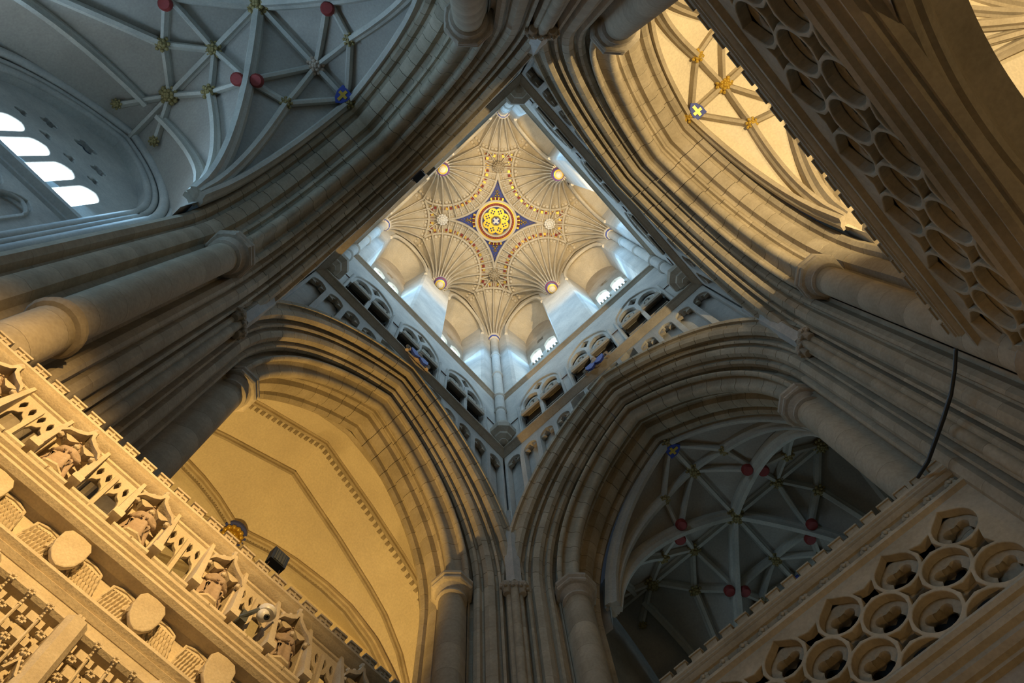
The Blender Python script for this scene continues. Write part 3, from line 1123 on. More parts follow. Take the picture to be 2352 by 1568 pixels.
DISC_G = dsc.mesh('gilt_boss', GOLD, 40)
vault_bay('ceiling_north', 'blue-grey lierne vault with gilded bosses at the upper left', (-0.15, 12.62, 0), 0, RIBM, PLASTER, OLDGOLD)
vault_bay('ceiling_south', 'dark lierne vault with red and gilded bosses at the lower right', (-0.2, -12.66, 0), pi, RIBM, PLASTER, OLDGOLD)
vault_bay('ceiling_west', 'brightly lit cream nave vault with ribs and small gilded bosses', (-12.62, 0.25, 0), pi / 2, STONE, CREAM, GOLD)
vault_bay('ceiling_north_far', 'farther bay of the blue-grey vault beyond the gilded centre boss', (-0.15, 12.62 + 2 * VH, 0), 0, RIBM, PLASTER, OLDGOLD, False)

vault_bay('ceiling_west_far', 'farther nave vault bay in the top right corner', (-12.62 - 2 * VH, 0.25, 0), pi / 2, STONE, CREAM, GOLD, False)

# ------------------------------------------------------------------ transept and nave walls
XW = 6.4
r = root('window_9', 'five-light traceried window in the north transept at the left edge, white with daylight', None, 'structure')
yc = 12.62
outer = [(yc - 4.2, 12.0), (yc + 4.2, 12.0), (yc + 4.2, 31.0), (yc - 4.2, 31.0)]
win = pointed(yc - 2.75, yc + 2.75, 17.4, 24.7, 0.85, 14)
put('window_wall', flat('window_wall', outer, [win], 0.5, TOWER), r, mat4=wallmat(XW + 0.15))
holes = []
for k in range(5):
    cc = yc + (k - 2) * 0.88
    holes.append(pointed(cc - 0.355, cc + 0.355, 22.2, 24.35, 0.75, 6))
for k in range(4):
    cc = yc + (k - 1.5) * 0.88
    holes.append(foil(cc, 25.45, 0.24, 3, a0=pi / 2))
holes.append(foil(yc, 27.1, 0.42))
for s in (-1, 1):
    holes.append(foil(yc + s * 0.95, 26.35, 0.3))
for k in range(5):
    cc = yc + (k - 2) * 0.88
    holes.append(pointed(cc - 0.355, cc + 0.355, 18.2, 20.9, 0.75, 6))
put('window_tracery', flat('window_tracery', pointed(yc - 2.75, yc + 2.75, 17.4, 24.7, 0.85, 14), holes, 0.2, TOWER, 0.03), r, mat4=wallmat(XW + 0.3))
m = MB()
m.box(XW + 0.36, XW + 0.42, yc - 2.7, yc + 2.7, 17.4, 21.9)
m.obj('blind_panel', TOWER, r)
for k in range(5):
    cc = yc + (k - 2) * 0.88
    m = MB()
    m.box(XW + 0.34, XW + 0.36, cc - 0.37, cc + 0.37, 22.1, 25.0)
    m.obj('pane', SKYGLASS, r)
m = MB()
m.box(XW + 0.37, XW + 0.39, yc - 2.2, yc + 2.2, 25.1, 27.9)
m.obj('pane', plain_mat('stained_glass', (0.05, 0.07, 0.10), 0.3), r)
for dz_ in (0.0, 0.22):
    m = MB()
    m.box(XW + 0.1 - dz_, XW + 0.4, yc - 2.8, yc + 2.8, 21.84 + dz_ * 0.5, 22.02 + dz_ * 0.5)
    m.obj('sill_moulding', TOWER, r)
for (w_, z_, rad) in ((2.85, 24.7, 0.13), (3.05, 24.6, 0.1), (3.35, 24.4, 0.16), (3.65, 24.2, 0.12), (3.95, 24.0, 0.14)):
    P = [(XW - 0.12 - (w_ - 2.85) * 0.5, y, z) for y, z in pointed(yc - w_, yc + w_, 16, z_, 0.85, 14)[2:-1]]
    P = [(P[0][0], yc + w_, 16.0)] + P + [(P[0][0], yc - w_, z_), (P[0][0], yc - w_, 16.0)]
    m = MB()
    m.tube(P, rad, 7)
    m.obj('arch_moulding', TOWER, r, 60)
for k in range(5):
    cc = yc + (k - 2) * 0.88
    m = MB()
    P = [(XW + 0.2, y, z) for y, z in pointed(cc - 0.4, cc + 0.4, 18.0, 20.5, 0.75, 7)[2:]]
    m.tube([(XW + 0.2, cc + 0.4, 17.6)] + P + [(XW + 0.2, cc - 0.4, 17.6)], 0.06, 6)
    m.obj('panel_rib', TOWER, r, 60)


def slab(nm, lab, x0, x1, y0, y1, z0, z1, mat=STONE_D):
    m = MB()
    m.box(x0, x1, y0, y1, z0, z1)
    return tag(m.obj(nm, mat), lab, None, 'structure')


slab('wall_north_transept_west', 'plain side wall of the north transept', -6.9, -6.4, 8.3, 25, 0, 31, TOWER)
slab('wall_north_transept_east', 'side wall of the north transept beyond its window', 6.4, 6.9, 16.7, 25, 0, 31, TOWER)
slab('wall_north_transept_low', 'wall below the north transept window', 6.4, 6.9, 8.3, 16.7, 0, 12.0, TOWER)
slab('wall_north_end', 'end wall of the north transept', -6.9, 6.9, 25, 25.4, 0, 31)
slab('wall_south_transept_west', 'side wall of the south transept', -6.9, -6.4, -25, -8.3, 0, 31)
slab('wall_south_transept_east', 'side wall of the south transept behind the pier', 6.4, 6.9, -25, -8.3, 0, 31)
slab('wall_south_end', 'end wall of the south transept', -6.9, 6.9, -25.4, -25, 0, 31)
slab('wall_nave_north', 'north wall of the nave', -25, -8.4, 6.4, 6.9, 0, 31)
slab('wall_nave_south', 'south wall of the nave', -25, -8.4, -6.9, -6.4, 0, 31)
slab('wall_nave_end', 'far wall of the nave', -25.4, -25, -6.9, 6.9, 0, 31)
slab('ceiling_nave_far', 'plastered vault of the farther nave bays', -25, -16.7, -6.9, 6.9, 29.2, 29.4, CREAM)
slab('ceiling_south_far', 'plastered vault of the farther south transept', -6.9, 6.9, -25, -16.7, 29.2, 29.4, PLASTER)
slab('floor', 'stone paved floor of the crossing', -26, 30, -26, 26, -0.2, 0.0, STONE)

# nave wall shafts under the far springers of the nave bay
r = root('nave_shafts', 'clustered wall shafts of the nave below the vault at the top right corner', 'shafts', 'structure')
for sy2 in (-1, 1):
    for dy, rad in ((-0.5, 0.13), (-0.22, 0.1), (0.0, 0.2), (0.22, 0.1), (0.5, 0.13)):
        m = MB()
        m.tube([(-16.8 + dy, 0.25 + sy2 * (4.75 + 0.4 * abs(dy)), z_) for z_ in (0.0, 11.0, 22.3)], rad, 8)
        m.obj('shaft', STONE, r, 60)

# ================================================================== choir vault (east)
YR = [(0, 32.3), (1, 31.75), (2, 31.2), (3, 30.65), (4, 30.0), (5, 29.35), (6, 28.55), (7, 27.2), (7.6, 25.8), (8.1, 24.0), (8.5, 21.5)]
YR0 = [(0, 30.4), (0.9, 30.1), (1.7, 29.75), (2.6, 29.2), (3.45, 28.4), (4.2, 27.4), (4.7, 26.5), (5.2, 25.2), (5.6, 23.8), (5.95, 21.8)]
YD = [(0, 31.4), (1.5, 31.2), (2.55, 30.85), (4, 30.1), (5.1, 29.3), (6.3, 27.9), (7.2, 26.2), (7.8, 24.6), (8.2, 23.2), (8.5, 21.5)]


def interp(tab, x):
    x = abs(x)
    for (a, za), (b, zb) in zip(tab, tab[1:]):
        if x <= b:
            return za + (zb - za) * (x - a) / (b - a)
    return tab[-1][1]


r = root('ceiling_east', 'golden-lit plaster choir vault with thin stone ribs above the carved screen', None, 'structure')
ys = [-8.5 + 17 * i / 68 for i in range(69)]
m = MB()
m.rings([[(8.4, y * 0.7, interp(YR0, y * 0.7)) for y in ys]] + [[(x, y, interp(YR, y)) for y in ys] for x in (10.3, 12.2)], closed=False, cap=False)
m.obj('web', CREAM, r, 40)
for sgn in (1, -1):
    m = MB()
    rows = []
    for i in range(6):
        t = i / 5
        row = []
        for y in ys:
            k = abs(y) / 8.5
            xd = 15.4 - sgn * 3.2 * k
            xr = 15.4 - sgn * 3.2
            zr, zd = interp(YR, y), interp(YD, y)
            x = xr + (xd - xr) * t
            row.append((x, y, zr + (zd - zr) * t + 0.35 * sin(pi * t) * (1 - k)))
        rows.append(row)
    m.rings(rows, closed=False, cap=False)
    m.obj('web', CREAM, r, 40)
for sy in (1, -1):
    m = MB()
    rows = []
    for i in range(9):
        t = i / 8 * 2 - 1
        row = []
        for j in range(21):
            k = j / 20
            y = sy * 8.5 * k
            x = 15.4 + 3.2 * k * t
            row.append((x, y, interp(YD, y) + (31.2 - interp(YD, y)) * (1 - abs(t)) ** 0.8))
        rows.append(row)
    m.rings(rows, closed=False, cap=False)
    m.obj('web', CREAM, r, 40)
CR = [(-0.16, 0.05), (-0.16, -0.12), (-0.08, -0.16), (-0.06, -0.3), (0.06, -0.3), (0.08, -0.16), (0.16, -0.12), (0.16, 0.05)]
for x, sc in ((8.5, 1.3), (10.35, 0.8), (12.25, 0.75), (18.6, 1.0)):
    for s in (1, -1):
        P = [(x, s * (5.95 if x < 9 else 8.5) * i / 40, interp(YR0 if x < 9 else YR, (5.95 if x < 9 else 8.5) * i / 40)) for i in range(41)]
        m = MB()
        m.sweep(P, [(a * sc, b * sc) for a, b in CR], (0, 0, 1))
        m.obj('rib', STONE, r)
tooth = MB()
tooth.rings([[(-0.1, -0.08, 0), (0.1, -0.08, 0), (0.1, 0.08, 0), (-0.1, 0.08, 0)], [(-0.02, -0.02, -0.16), (0.02, -0.02, -0.16), (0.02, 0.02, -0.16), (-0.02, 0.02, -0.16)]])
TOOTH = tooth.mesh('dogtooth', STONE)
for i in range(-31, 32):
    y = i * 0.25
    put('dogtooth', TOOTH, r, loc=(10.62, y, interp(YR, y) - 0.02))
for sx2 in (-1, 1):
    for s in (1, -1):
        for off in (-0.13, 0.13):
            P = [(15.4 + sx2 * 3.2 * i / 40 + off * s * sx2 * 0.8, s * 8.5 * i / 40 - off * 0.3, interp(YD, 8.5 * i / 40) - 0.02) for i in range(1, 41)]
            m = MB()
            m.sweep(P, [(a * 0.75, b * 0.95) for a, b in CR], (0, 0, 1))
            m.obj('rib', SCREEN, r)
        if sx2 < 0:
            for i in range(4, 66):
                t = i / 70
                y = s * 8.5 * t
                put('dogtooth', TOOTH, r, loc=(15.4 + sx2 * 3.2 * t, y, interp(YD, y) - 0.12), scale=(0.6, 0.6, 1.0))
b_ = carved_boss('boss', GOLD, 0.5, 12, r, (15.4, 0, 30.95))
m = MB()
m.lathe([(0.3, 31.0), (0.56, 31.05), (0.56, 31.2), (0.3, 31.25)], 20, (15.4, 0))
m.obj('blue_boss_rim', BLUEP, r, 40)
slab('wall_choir_north', 'side wall of the choir', 8.35, 26, 8.5, 8.9, 0, 31.5)
slab('wall_choir_south', 'side wall of the choir', 8.35, 26, -8.9, -8.5, 0, 31.5)
slab('wall_choir_end', 'far wall of the choir', 26, 26.4, -9, 9, 0, 33)
slab('ceiling_choir_far', 'farther plaster vault of the choir', 18.6, 26, -9, 9, 32.3, 32.5, CREAM)

# spandrel walls closing the void above the vaults behind each arch
for nm, ang in SIDES.items():
    c = ARCH_C[nm]
    m = MB()
    n = 40
    us = [-6.4 + 12.8 * i / n for i in range(n + 1)]
    lo = [(8.37, u, SPRING + sqrt(max(0.0, (4.5 + c) ** 2 - (abs(u) + c) ** 2))) for u in us]
    m.rings([lo, [(8.37, u, 33.5) for u in us]], closed=False, cap=False)
    o = m.obj('wall_over_arch', STONE_D)
    o.rotation_euler = (0, 0, ang)
    tag(o, 'wall above the %s crossing arch on its outer side' % nm, None, 'structure')
for sx2 in (1, -1):
    for sy2 in (1, -1):
        m = MB()
        x0, x1 = sorted((sx2 * 4.9, sx2 * 9.0))
        y0, y1 = sorted((sy2 * 8.2, sy2 * 8.52))
        m.box(x0, x1, y0, y1, 0, 33)
        x2, x3 = sorted((sx2 * 8.2, sx2 * 8.4))
        y2, y3 = sorted((sy2 * 4.9, sy2 * 9.0))
        m.box(x2, x3, y2, y3, 0, 33)
        tag(m.obj('wall_pier_back', STONE_D), 'outer return of a crossing pier', None, 'structure')

# ================================================================== strainer girders
def girder(nm, label, ang, D0, half0, lat0, flip):
    """east orientation: lateral y, front face at d = D0 looking to smaller d."""
    r = root(nm, label, 'girder', None, None, (0, 0, 0), ang)
    u0, u1 = half0
    z0, z1 = 12.0, 14.5
    holes, quads, dias = [], [], []
    k0 = int(math.floor((u0 - lat0) / 0.64)) - 1
    for k in range(k0, k0 + 20):
        u = lat0 + 0.64 * k
        for j in range(4):
            zz = 13.87 - 0.632 * j
            if (k + j) % 2 == 0:
                if u - 0.43 > u0 and u + 0.43 < u1 and zz - 0.43 > z0 - 0.05 and j < 3:
                    if j == 0:
                        a_ = circle(u, zz, 0.427, 24, pi / 2)
                        a_[0] = (u, zz + 0.55)
                        a_[1] = (u - 0.11, zz + 0.45)
                        a_[-1] = (u + 0.11, zz + 0.45)
                        holes.append(a_)
                    else:
                        holes.append(circle(u, zz, 0.427, 24))
                    quads.append((u, zz))
                elif j == 3 and u - 0.43 > u0 and u + 0.43 < u1:
                    a_ = [(x, max(y, z0 + 0.03)) for x, y in circle(u, zz, 0.427, 24)]
                    if max(y for x, y in a_) > z0 + 0.1:
                        holes.append([p for i, p in enumerate(a_) if p[1] > z0 + 0.03 or i % 2 == 0])
                        quads.append((u, zz))
            elif u - 0.3 > u0 and u + 0.3 < u1 and j < 3:
                cc = 0.2
                dh = []
                for q in range(4):
                    a = q * pi / 2
                    dh.append((u + 0.165 * cos(a), zz + 0.165 * sin(a)))
                    dh.append((u + 0.34 * cos(a + pi / 4), zz + 0.34 * sin(a + pi / 4)))
                holes.append(dh)
    outer = [(u0, z0), (u1, z0), (u1, z1), (u0, z1)]
    put('pierced_face', flat('pierced_face', outer, holes, 0.2, STONE, 0.02), r, mat4=wallmat(D0 + 0.1))
    key = 'quatrefoil'
    if key not in GCACHE:
        GCACHE[key] = flat('quatrefoil', circle(0, 0, 0.455, 24), [foil(0, 0, 0.37, 4, n=9)], 0.3, STONE, 0.06, 40)
    for u, zz in quads:
        if zz > z0 + 0.1:
            put('quatrefoil', GCACHE[key], r, mat4=Matrix.Translation((D0 + 0.36, u, zz)) @ wallmat(0.0))
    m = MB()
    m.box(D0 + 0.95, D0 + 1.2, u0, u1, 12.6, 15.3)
    m.obj('dark_backing', DARKOPEN, r)  # backing coloured dark to paint the shade seen through the pierced face
    m = MB()
    m.box(D0, D0 + 1.25, u0, u1, 15.05, 15.2)
    m.obj('top_course', STONE_D, r)

    def bar(n_, prof):
        mm = MB()
        mm.rings([[(D0 + a, u, z) for a, z in prof] for u in (u0, u1)])
        return mm.obj(n_, STONE, r, 30)

    bar('lower_fillet', [(0.1, 14.42), (-0.04, 14.5), (-0.1, 14.52), (-0.1, 14.6), (-0.02, 14.66), (0.1, 14.68)])
    bar('frieze', [(0.2, 14.6), (0.04, 14.64), (0.1, 14.78), (0.1, 14.86), (0.04, 14.96), (0.2, 14.98)])
    bar('upper_roll', [(0.2, 14.92), (0.0, 14.93), (-0.05, 14.97), (-0.07, 15.01), (-0.04, 15.05), (-0.08, 15.08), (-0.08, 15.12), (0.2, 15.13)])
    bar('coping', [(0.2, 15.1), (-0.06, 15.13), (-0.10, 15.17), (-0.10, 15.23), (-0.02, 15.27), (0.3, 15.27), (0.3, 15.1)])
    n = int((u1 - u0) / 0.5)
    for k in range(n):
        u = u0 + 0.25 + 0.5 * k
        if 'fleuron' not in GCACHE:
            mm = MB()
            for q in range(5):
                a = 2 * pi * q / 5
                mm.blob((0, 0.075 * cos(a), 0.075 * sin(a)), 0.065, 6, 4, 0.7)
            mm.blob((-0.04, 0, 0), 0.05, 6, 4)
            GCACHE['fleuron'] = mm.mesh('fleuron', STONE, 50)
        put('fleuron', GCACHE['fleuron'], r, loc=(D0 + 0.06, u, 14.83))
    n = int((u1 - u0) / 0.4)
    for k in range(n):
        u = u0 + 0.05 + 0.4 * k
        if 'merlon' not in GCACHE:
            mm = MB()
            mm.rings([[(-0.14, y, z) for y, z in ((0, 0), (0.26, 0), (0.26, 0.15), (0, 0.15))], [(0.2, y, z) for y, z in ((0, 0), (0.26, 0), (0.26, 0.19), (0, 0.19))]])
            mm.rings([[(-0.17, y, z) for y, z in ((-0.02, 0.14), (0.28, 0.14), (0.28, 0.18), (-0.02, 0.18))], [(0.22, y, z) for y, z in ((-0.02, 0.17), (0.28, 0.17), (0.28, 0.22), (-0.02, 0.22))]])
            GCACHE['merlon'] = mm.mesh('merlon', STONE)
        put('merlon', GCACHE['merlon'], r, loc=(D0 + 0.07, u, 15.26))
    # straight mouldings under the pierced face
    bar('lower_moulding', [(0.3, 12.1), (-0.06, 12.08), (-0.1, 12.0), (-0.06, 11.92), (0.03, 11.9), (0.05, 11.82), (0.0, 11.76), (0.03, 11.66), (0.14, 11.62), (0.12, 11.52), (0.2, 11.44), (0.3, 11.42), (0.3, 11.36), (0.45, 11.34), (0.5, 12.1)])
    # depressed arch below, four moulded orders and a plain soffit
    prof = [(0.45, .9), (0.45, .42), (0.52, .36), (0.6, .38), (0.64, .52), (0.72, .54), (0.78, .48), (0.88, .52), (0.94, .66), (1.02, .74), (1.1, .86), (1.18, 1.0), (1.2, 1.02), (1.62, .98), (1.68, 1.1), (1.68, 1.6)]
    us = [u0 + (u1 - u0) * i / 36 for i in range(37)]
    uc = (u0 + u1) / 2
    mm = MB()
    mm.rings([[(D0 + a, u, 11.35 - 0.11 * (u - uc) ** 2 + b) for a, b in prof] for u in us])
    mm.obj('lower_arch', STONE, r, 30)
    mm = MB()
    mm.rings([[(D0 + 0.42, u, 11.9) for u in us], [(D0 + 0.42, u, 11.8 - 0.11 * (u - uc) ** 2) for u in us]], closed=False, cap=False)
    mm.rings([[(D0 + 1.66, u, 15.3) for u in us], [(D0 + 1.66, u, 12.4 - 0.11 * (u - uc) ** 2) for u in us]], closed=False, cap=False)
    mm.obj('arch_spandrel', STONE_D, r)
    return r


GCACHE = {}
girder('girder_south', 'pierced stone girder with rows of circular openings at the lower right, below the dark vault', -pi / 2, 6.0, (-4.9, 4.7), -0.22, False)
girder('girder_west', 'pierced stone girder seen steeply from below in shadow at the upper right', pi, 6.54, (-4.3, 4.3), -2.91, False)

# ================================================================== carved choir screen
PX = 3.4
scr = root('carved_screen', 'carved cream stone choir screen with battlemented top at the lower left', 'screen')
PB = [5.86 + 0.5535 * k for k in range(4, 0, -1)] + [5.86 - 0.5535 * k for k in range(0, 19)]
PB = sorted(PB)
ya, yb = PB[0], PB[-1]


def pbar(n_, prof, mat=SCREEN, y0=None, y1=None):
    m_ = MB()
    m_.rings([[(PX + a, y, z) for a, z in prof] for y in (ya if y0 is None else y0, yb if y1 is None else y1)])
    return m_.obj(n_, mat, scr, 30)


pbar('lower_wall', [(0.15, 0), (0.9, 0), (0.9, 9.3), (0.15, 9.3)])
pbar('coping', [(0.35, 10.5), (0.1, 10.52), (-0.03, 10.56), (-0.07, 10.6), (-0.03, 10.63), (-0.02, 10.66), (-0.07, 10.69), (-0.07, 10.73), (0.02, 10.76), (0.35, 10.76)])
pbar('upper_moulding', [(0.3, 10.36), (0.1, 10.37), (0.06, 10.41), (0.08, 10.44), (0.02, 10.47), (0.02, 10.51), (0.3, 10.52)])
pbar('sill_course', [(0.12, 9.22), (-0.12, 9.22), (-0.18, 9.26), (-0.18, 9.31), (-0.1, 9.34), (-0.04, 9.42), (0.12, 9.42)])
pbar('cornice', [(0.4, 8.96), (-0.16, 8.96), (-0.22, 9.0), (-0.22, 9.04), (-0.14, 9.06), (-0.06, 9.12), (-0.06, 9.16), (-0.14, 9.2), (-0.14, 9.24), (0.4, 9.24)])
pbar('hollow_band', [(0.4, 8.44), (-0.02, 8.44), (0.06, 8.5), (0.1, 8.62), (0.1, 8.8), (0.06, 8.92), (-0.04, 8.97), (0.4, 8.97)])
pbar('lower_moulding', [(0.4, 8.24), (-0.03, 8.25), (-0.08, 8.3), (-0.05, 8.34), (-0.11, 8.38), (-0.11, 8.42), (-0.04, 8.46), (0.4, 8.46)])
pbar('plain_band', [(0.4, 8.08), (-0.02, 8.08), (-0.02, 8.26), (0.4, 8.26)])
pbar('niche_head', [(0.4, 7.98), (-0.06, 7.99), (-0.1, 8.02), (-0.06, 8.06), (-0.06, 8.1), (0.4, 8.1)])
# merlons
mm = MB()
mm.box(-0.05, 0.12, -0.092, 0.092, 0.0, 0.13)
mm.box(-0.075, 0.15, -0.105, 0.105, 0.12, 0.155)
mm.box(-0.065, -0.04, -0.06, 0.06, 0.05, 0.075)
mm.box(-0.065, -0.04, -0.012, 0.012, 0.01, 0.12)
PMER = mm.mesh('merlon', SCREEN)
for i in range(len(PB) - 1):
    for q in (0.25, 0.75):
        put('merlon', PMER, scr, loc=(PX + 0.02, PB[i] + 0.5535 * q, 10.755))
# sloping buttress posts
mm = MB()
mm.rings([[(-0.24, -0.045, 9.42), (-0.24, 0.045, 9.42), (0.2, 0.06, 9.42), (0.2, -0.06, 9.42)], [(-0.14, -0.035, 9.95), (-0.14, 0.035, 9.95), (0.2, 0.05, 9.95), (0.2, -0.05, 9.95)], [(0.0, -0.02, 10.6), (0.0, 0.02, 10.6), (0.2, 0.04, 10.6), (0.2, -0.04, 10.6)]])
mm.box(-0.27, 0.1, -0.06, 0.06, 9.40, 9.5)
PBUT = mm.mesh('buttress', SCREEN)
for y in PB:
    put('buttress', PBUT, scr, loc=(PX, y, 0))
W_ = 0.5535
# tracery bay panel (two lights) and niche
hl = []
for s in (-1, 1):
    c0 = s * 0.125
    hl.append([(c0 - 0.1, 9.44), (c0 + 0.1, 9.44), (c0 + 0.1, 9.93), (c0 + 0.075, 10.02), (c0 + 0.03, 10.06), (c0, 10.14), (c0 - 0.03, 10.06), (c0 - 0.075, 10.02), (c0 - 0.1, 9.93)])
    for t in (-1, 1):
        c1 = c0 + t * 0.055
        hl.append([(c1 + t * 0.01, 10.1), (c1 + t * 0.042, 10.19), (c1 + t * 0.035, 10.27), (c1, 10.33), (c1 - t * 0.03, 10.26), (c1 - t * 0.028, 10.2)][::t])
TRB = flat('tracery_panel', [(-0.25, 9.4), (0.25, 9.4), (0.25, 10.42), (-0.25, 10.42)], hl, 0.05, SCREEN, 0.008)
mu = MB()
mu.rings([[(-0.06, -0.025, z_), (0.02, -0.035, z_), (0.02, 0.035, z_), (-0.06, 0.025, z_)] for z_ in (9.42, 10.3)])
MUL = mu.mesh('mullion', SCREEN)
sl = MB()
sl.rings([[(a, y, z_) for a, z_ in ((-0.16, 9.3), (-0.2, 9.33), (-0.2, 9.37), (-0.14, 9.40), (0.08, 9.45), (0.08, 9.3))] for y in (-0.115, 0.115)])
SILL = sl.mesh('sill_block', SCREEN)
# canopied niche
cn = MB()
cn.rings([[(0.2, -0.25, 9.42), (0.2, 0.25, 9.42), (0.28, 0.25, 9.42), (0.28, -0.25, 9.42)], [(0.2, -0.25, 10.5), (0.2, 0.25, 10.5), (0.28, 0.25, 10.5), (0.28, -0.25, 10.5)]])
NICHE = cn.mesh('niche_back', SCREEN)
cp = MB()
for a0, a1 in ((-1, 0), (0, 1)):
    pass
can_pts = [(-0.25, 10.1), (-0.2, 10.2), (-0.1, 10.26), (-0.03, 10.33), (0.0, 10.42), (0.03, 10.33), (0.1, 10.26), (0.2, 10.2), (0.25, 10.1), (0.25, 10.16), (0.21, 10.26), (0.12, 10.32), (0.05, 10.4), (0.03, 10.5), (-0.03, 10.5), (-0.05, 10.4), (-0.12, 10.32), (-0.21, 10.26), (-0.25, 10.16)]
cp.rings([[(-0.16, y, z_) for y, z_ in can_pts], [(-0.02, y, z_) for y, z_ in can_pts]])
for y, z_ in ((-0.2, 10.25), (-0.11, 10.32), (0.11, 10.32), (0.2, 10.25)):
    cp.blob((-0.12, y, z_ + 0.03), 0.035, 6, 4)
cp.blob((-0.12, 0, 10.55), 0.045, 6, 4)
for y in (-0.22, 0.0, 0.22):
    cp.blob((-0.12, y, 10.08), 0.04, 6, 4)
for y in (-0.12, 0.12):
    cp.rings([[(-0.1, y - 0.02, 10.12), (-0.1, y + 0.02, 10.12), (0.0, y + 0.02, 10.12), (0.0, y - 0.02, 10.12)], [(-0.1, y - 0.1, 10.22), (-0.1, y + 0.1, 10.22), (0.0, y + 0.1, 10.22), (0.0, y - 0.1, 10.22)]])
CANOPY = cp.mesh('canopy', SCREEN, 40)
jm = MB()
jm.lathe([(0.022, 9.42), (0.022, 10.12)], 6, (-0.05, 0))
JAMB = jm.mesh('jamb_shaft', SCREEN)

# robed statues
def statue_parts():
    body = MB()
    rs = []
    n = 42
    prof = [(0.155, 0.0), (0.165, 0.03), (0.15, 0.15), (0.135, 0.3), (0.13, 0.4), (0.14, 0.48), (0.15, 0.54), (0.125, 0.585), (0.06, 0.61), (0.042, 0.64)]
    for i, (rr, z_) in enumerate(prof):
        ring = []
        for j in range(n):
            a = 2 * pi * j / n
            f = 1 + (0.13 * cos(a * 7 + z_ * 2) + 0.05 * cos(a * 3 + 5 * z_)) * (1 if z_ < 0.45 else 0.25)
            ring.append((rr * 0.78 * f * cos(a), rr * 1.05 * f * sin(a), z_))
        rs.append(ring)
    body.rings(rs)
    # sleeves and hands brought to the front
    for s in (1, -1):
        body.tube([(0.0, s * 0.115, 0.55), (-0.03, s * 0.14, 0.44), (-0.08, s * 0.11, 0.38), (-0.115, s * 0.05, 0.41)], lambda t: 0.045 - 0.018 * t, 8)
        body.blob((-0.13, s * 0.03, 0.415), 0.022, 6, 4)
        # mantle falling from the shoulder
        body.tube([(-0.02, s * 0.11, 0.55), (-0.075, s * 0.10, 0.3), (-0.085, s * 0.10, 0.03)], lambda t: 0.02 + 0.025 * t, 6)
    hd = MB()
    hd.blob((-0.01, 0, 0.71), 0.062, 12, 8, 1.0, 0.85, 1.2)
    hd.blob((-0.072, 0, 0.705), 0.014, 6, 4, 1, 0.8, 1.4)
    for s in (1, -1):
        hd.blob((-0.06, s * 0.022, 0.722), 0.010, 6, 4)
        hd.blob((0.0, s * 0.055, 0.71), 0.014, 6, 4)
    hd.blob((-0.058, 0, 0.675), 0.02, 6, 4, 1, 1.2, 0.5)
    hair = MB()
    for i in range(14):
        a = pi * (i / 13 - 0.5) * 1.5
        hair.blob((0.015 + 0.05 * cos(a), 0.06 * sin(a), 0.715), 0.022, 6, 4, 1, 1, 1.6)
    for i in range(5):
        hair.blob((-0.052, 0.012 * (i - 2), 0.648 - 0.012 * (2 - abs(i - 2))), 0.02, 6, 4, 1, 1, 1.5)
    crown = MB()
    crown.lathe([(0.058, 0.75), (0.07, 0.765), (0.062, 0.79)], 12, (-0.005, 0))
    for i in range(8):
        a = 2 * pi * i / 8
        crown.blob((-0.005 + 0.066 * cos(a), 0.066 * sin(a), 0.81), 0.016, 6, 4)
    ped = MB()
    ped.lathe([(0.05, -0.14), (0.15, -0.08), (0.13, -0.04), (0.17, -0.02), (0.17, 0.02)], 8, (0, 0), pi / 8)
    return (('robed_body', body.mesh('robed_body', STATUE, 60)), ('head', hd.mesh('head', STATUE, 60)), ('hair', hair.mesh('hair', STATUE, 60)), ('crown', crown.mesh('crown', STATUE, 40)), ('pedestal', ped.mesh('pedestal', SCREEN, 30)))


SP = statue_parts()
LAB = {0: 'robed stone statue in the canopied niche just below the dark floodlight, right of it',
       }
nst = 0
ST_LAB = ['weathered robed statue in the niche nearest the bottom edge of the screen',
          'robed statue in the second niche from the bottom end of the screen',
          'robed statue in the niche right below the white camera, lower side',
          'robed statue in the niche just above the white camera, upper side',
          'robed statue in the niche under the blue and gold vault boss',
          'robed statue in the niche below the end of the dark wall shaft',
          'robed statue with dark tracery openings on both sides of its niche',
          'robed statue in the topmost niche at the left edge of the screen']
stat_y = []
for i in range(len(PB) - 1):
    yc_ = (PB[i] + PB[i + 1]) / 2
    k = round((yc_ - 6.137) / W_)
    if k % 2 == 0:
        stat_y.append(yc_)
        put('niche_back', NICHE, scr, loc=(PX + 0.02, yc_, 0))
        put('canopy', CANOPY, scr, loc=(PX + 0.03, yc_, 0))
        for s in (-0.23, 0.23):
            put('jamb_shaft', JAMB, scr, loc=(PX + 0.02, yc_ + s, 0))
    else:
        put('tracery_panel', TRB, scr, mat4=Matrix.Translation((0, yc_, 0)) @ wallmat(PX + 0.05))
        put('mullion', MUL, scr, loc=(PX + 0.04, yc_, 0))
    for s in (-0.125, 0.125):
        put('sill_block', SILL, scr, loc=(PX, yc_ + s, 0))
vis = [y for y in stat_y if -0.3 < y < 7.0]
for y, lab in zip(sorted(vis), ST_LAB[-len(vis):] if len(vis) <= len(ST_LAB) else ST_LAB):
    s_ = root('statue', lab, 'statue', None, 'statues in the niches of the screen', (PX + 0.02, y, 9.56), random.uniform(-0.25, 0.25))
    s_.scale = (0.95, 0.95, 0.86 + 0.03 * random.random())
    for n_, me in SP:
        put(n_, me, s_)

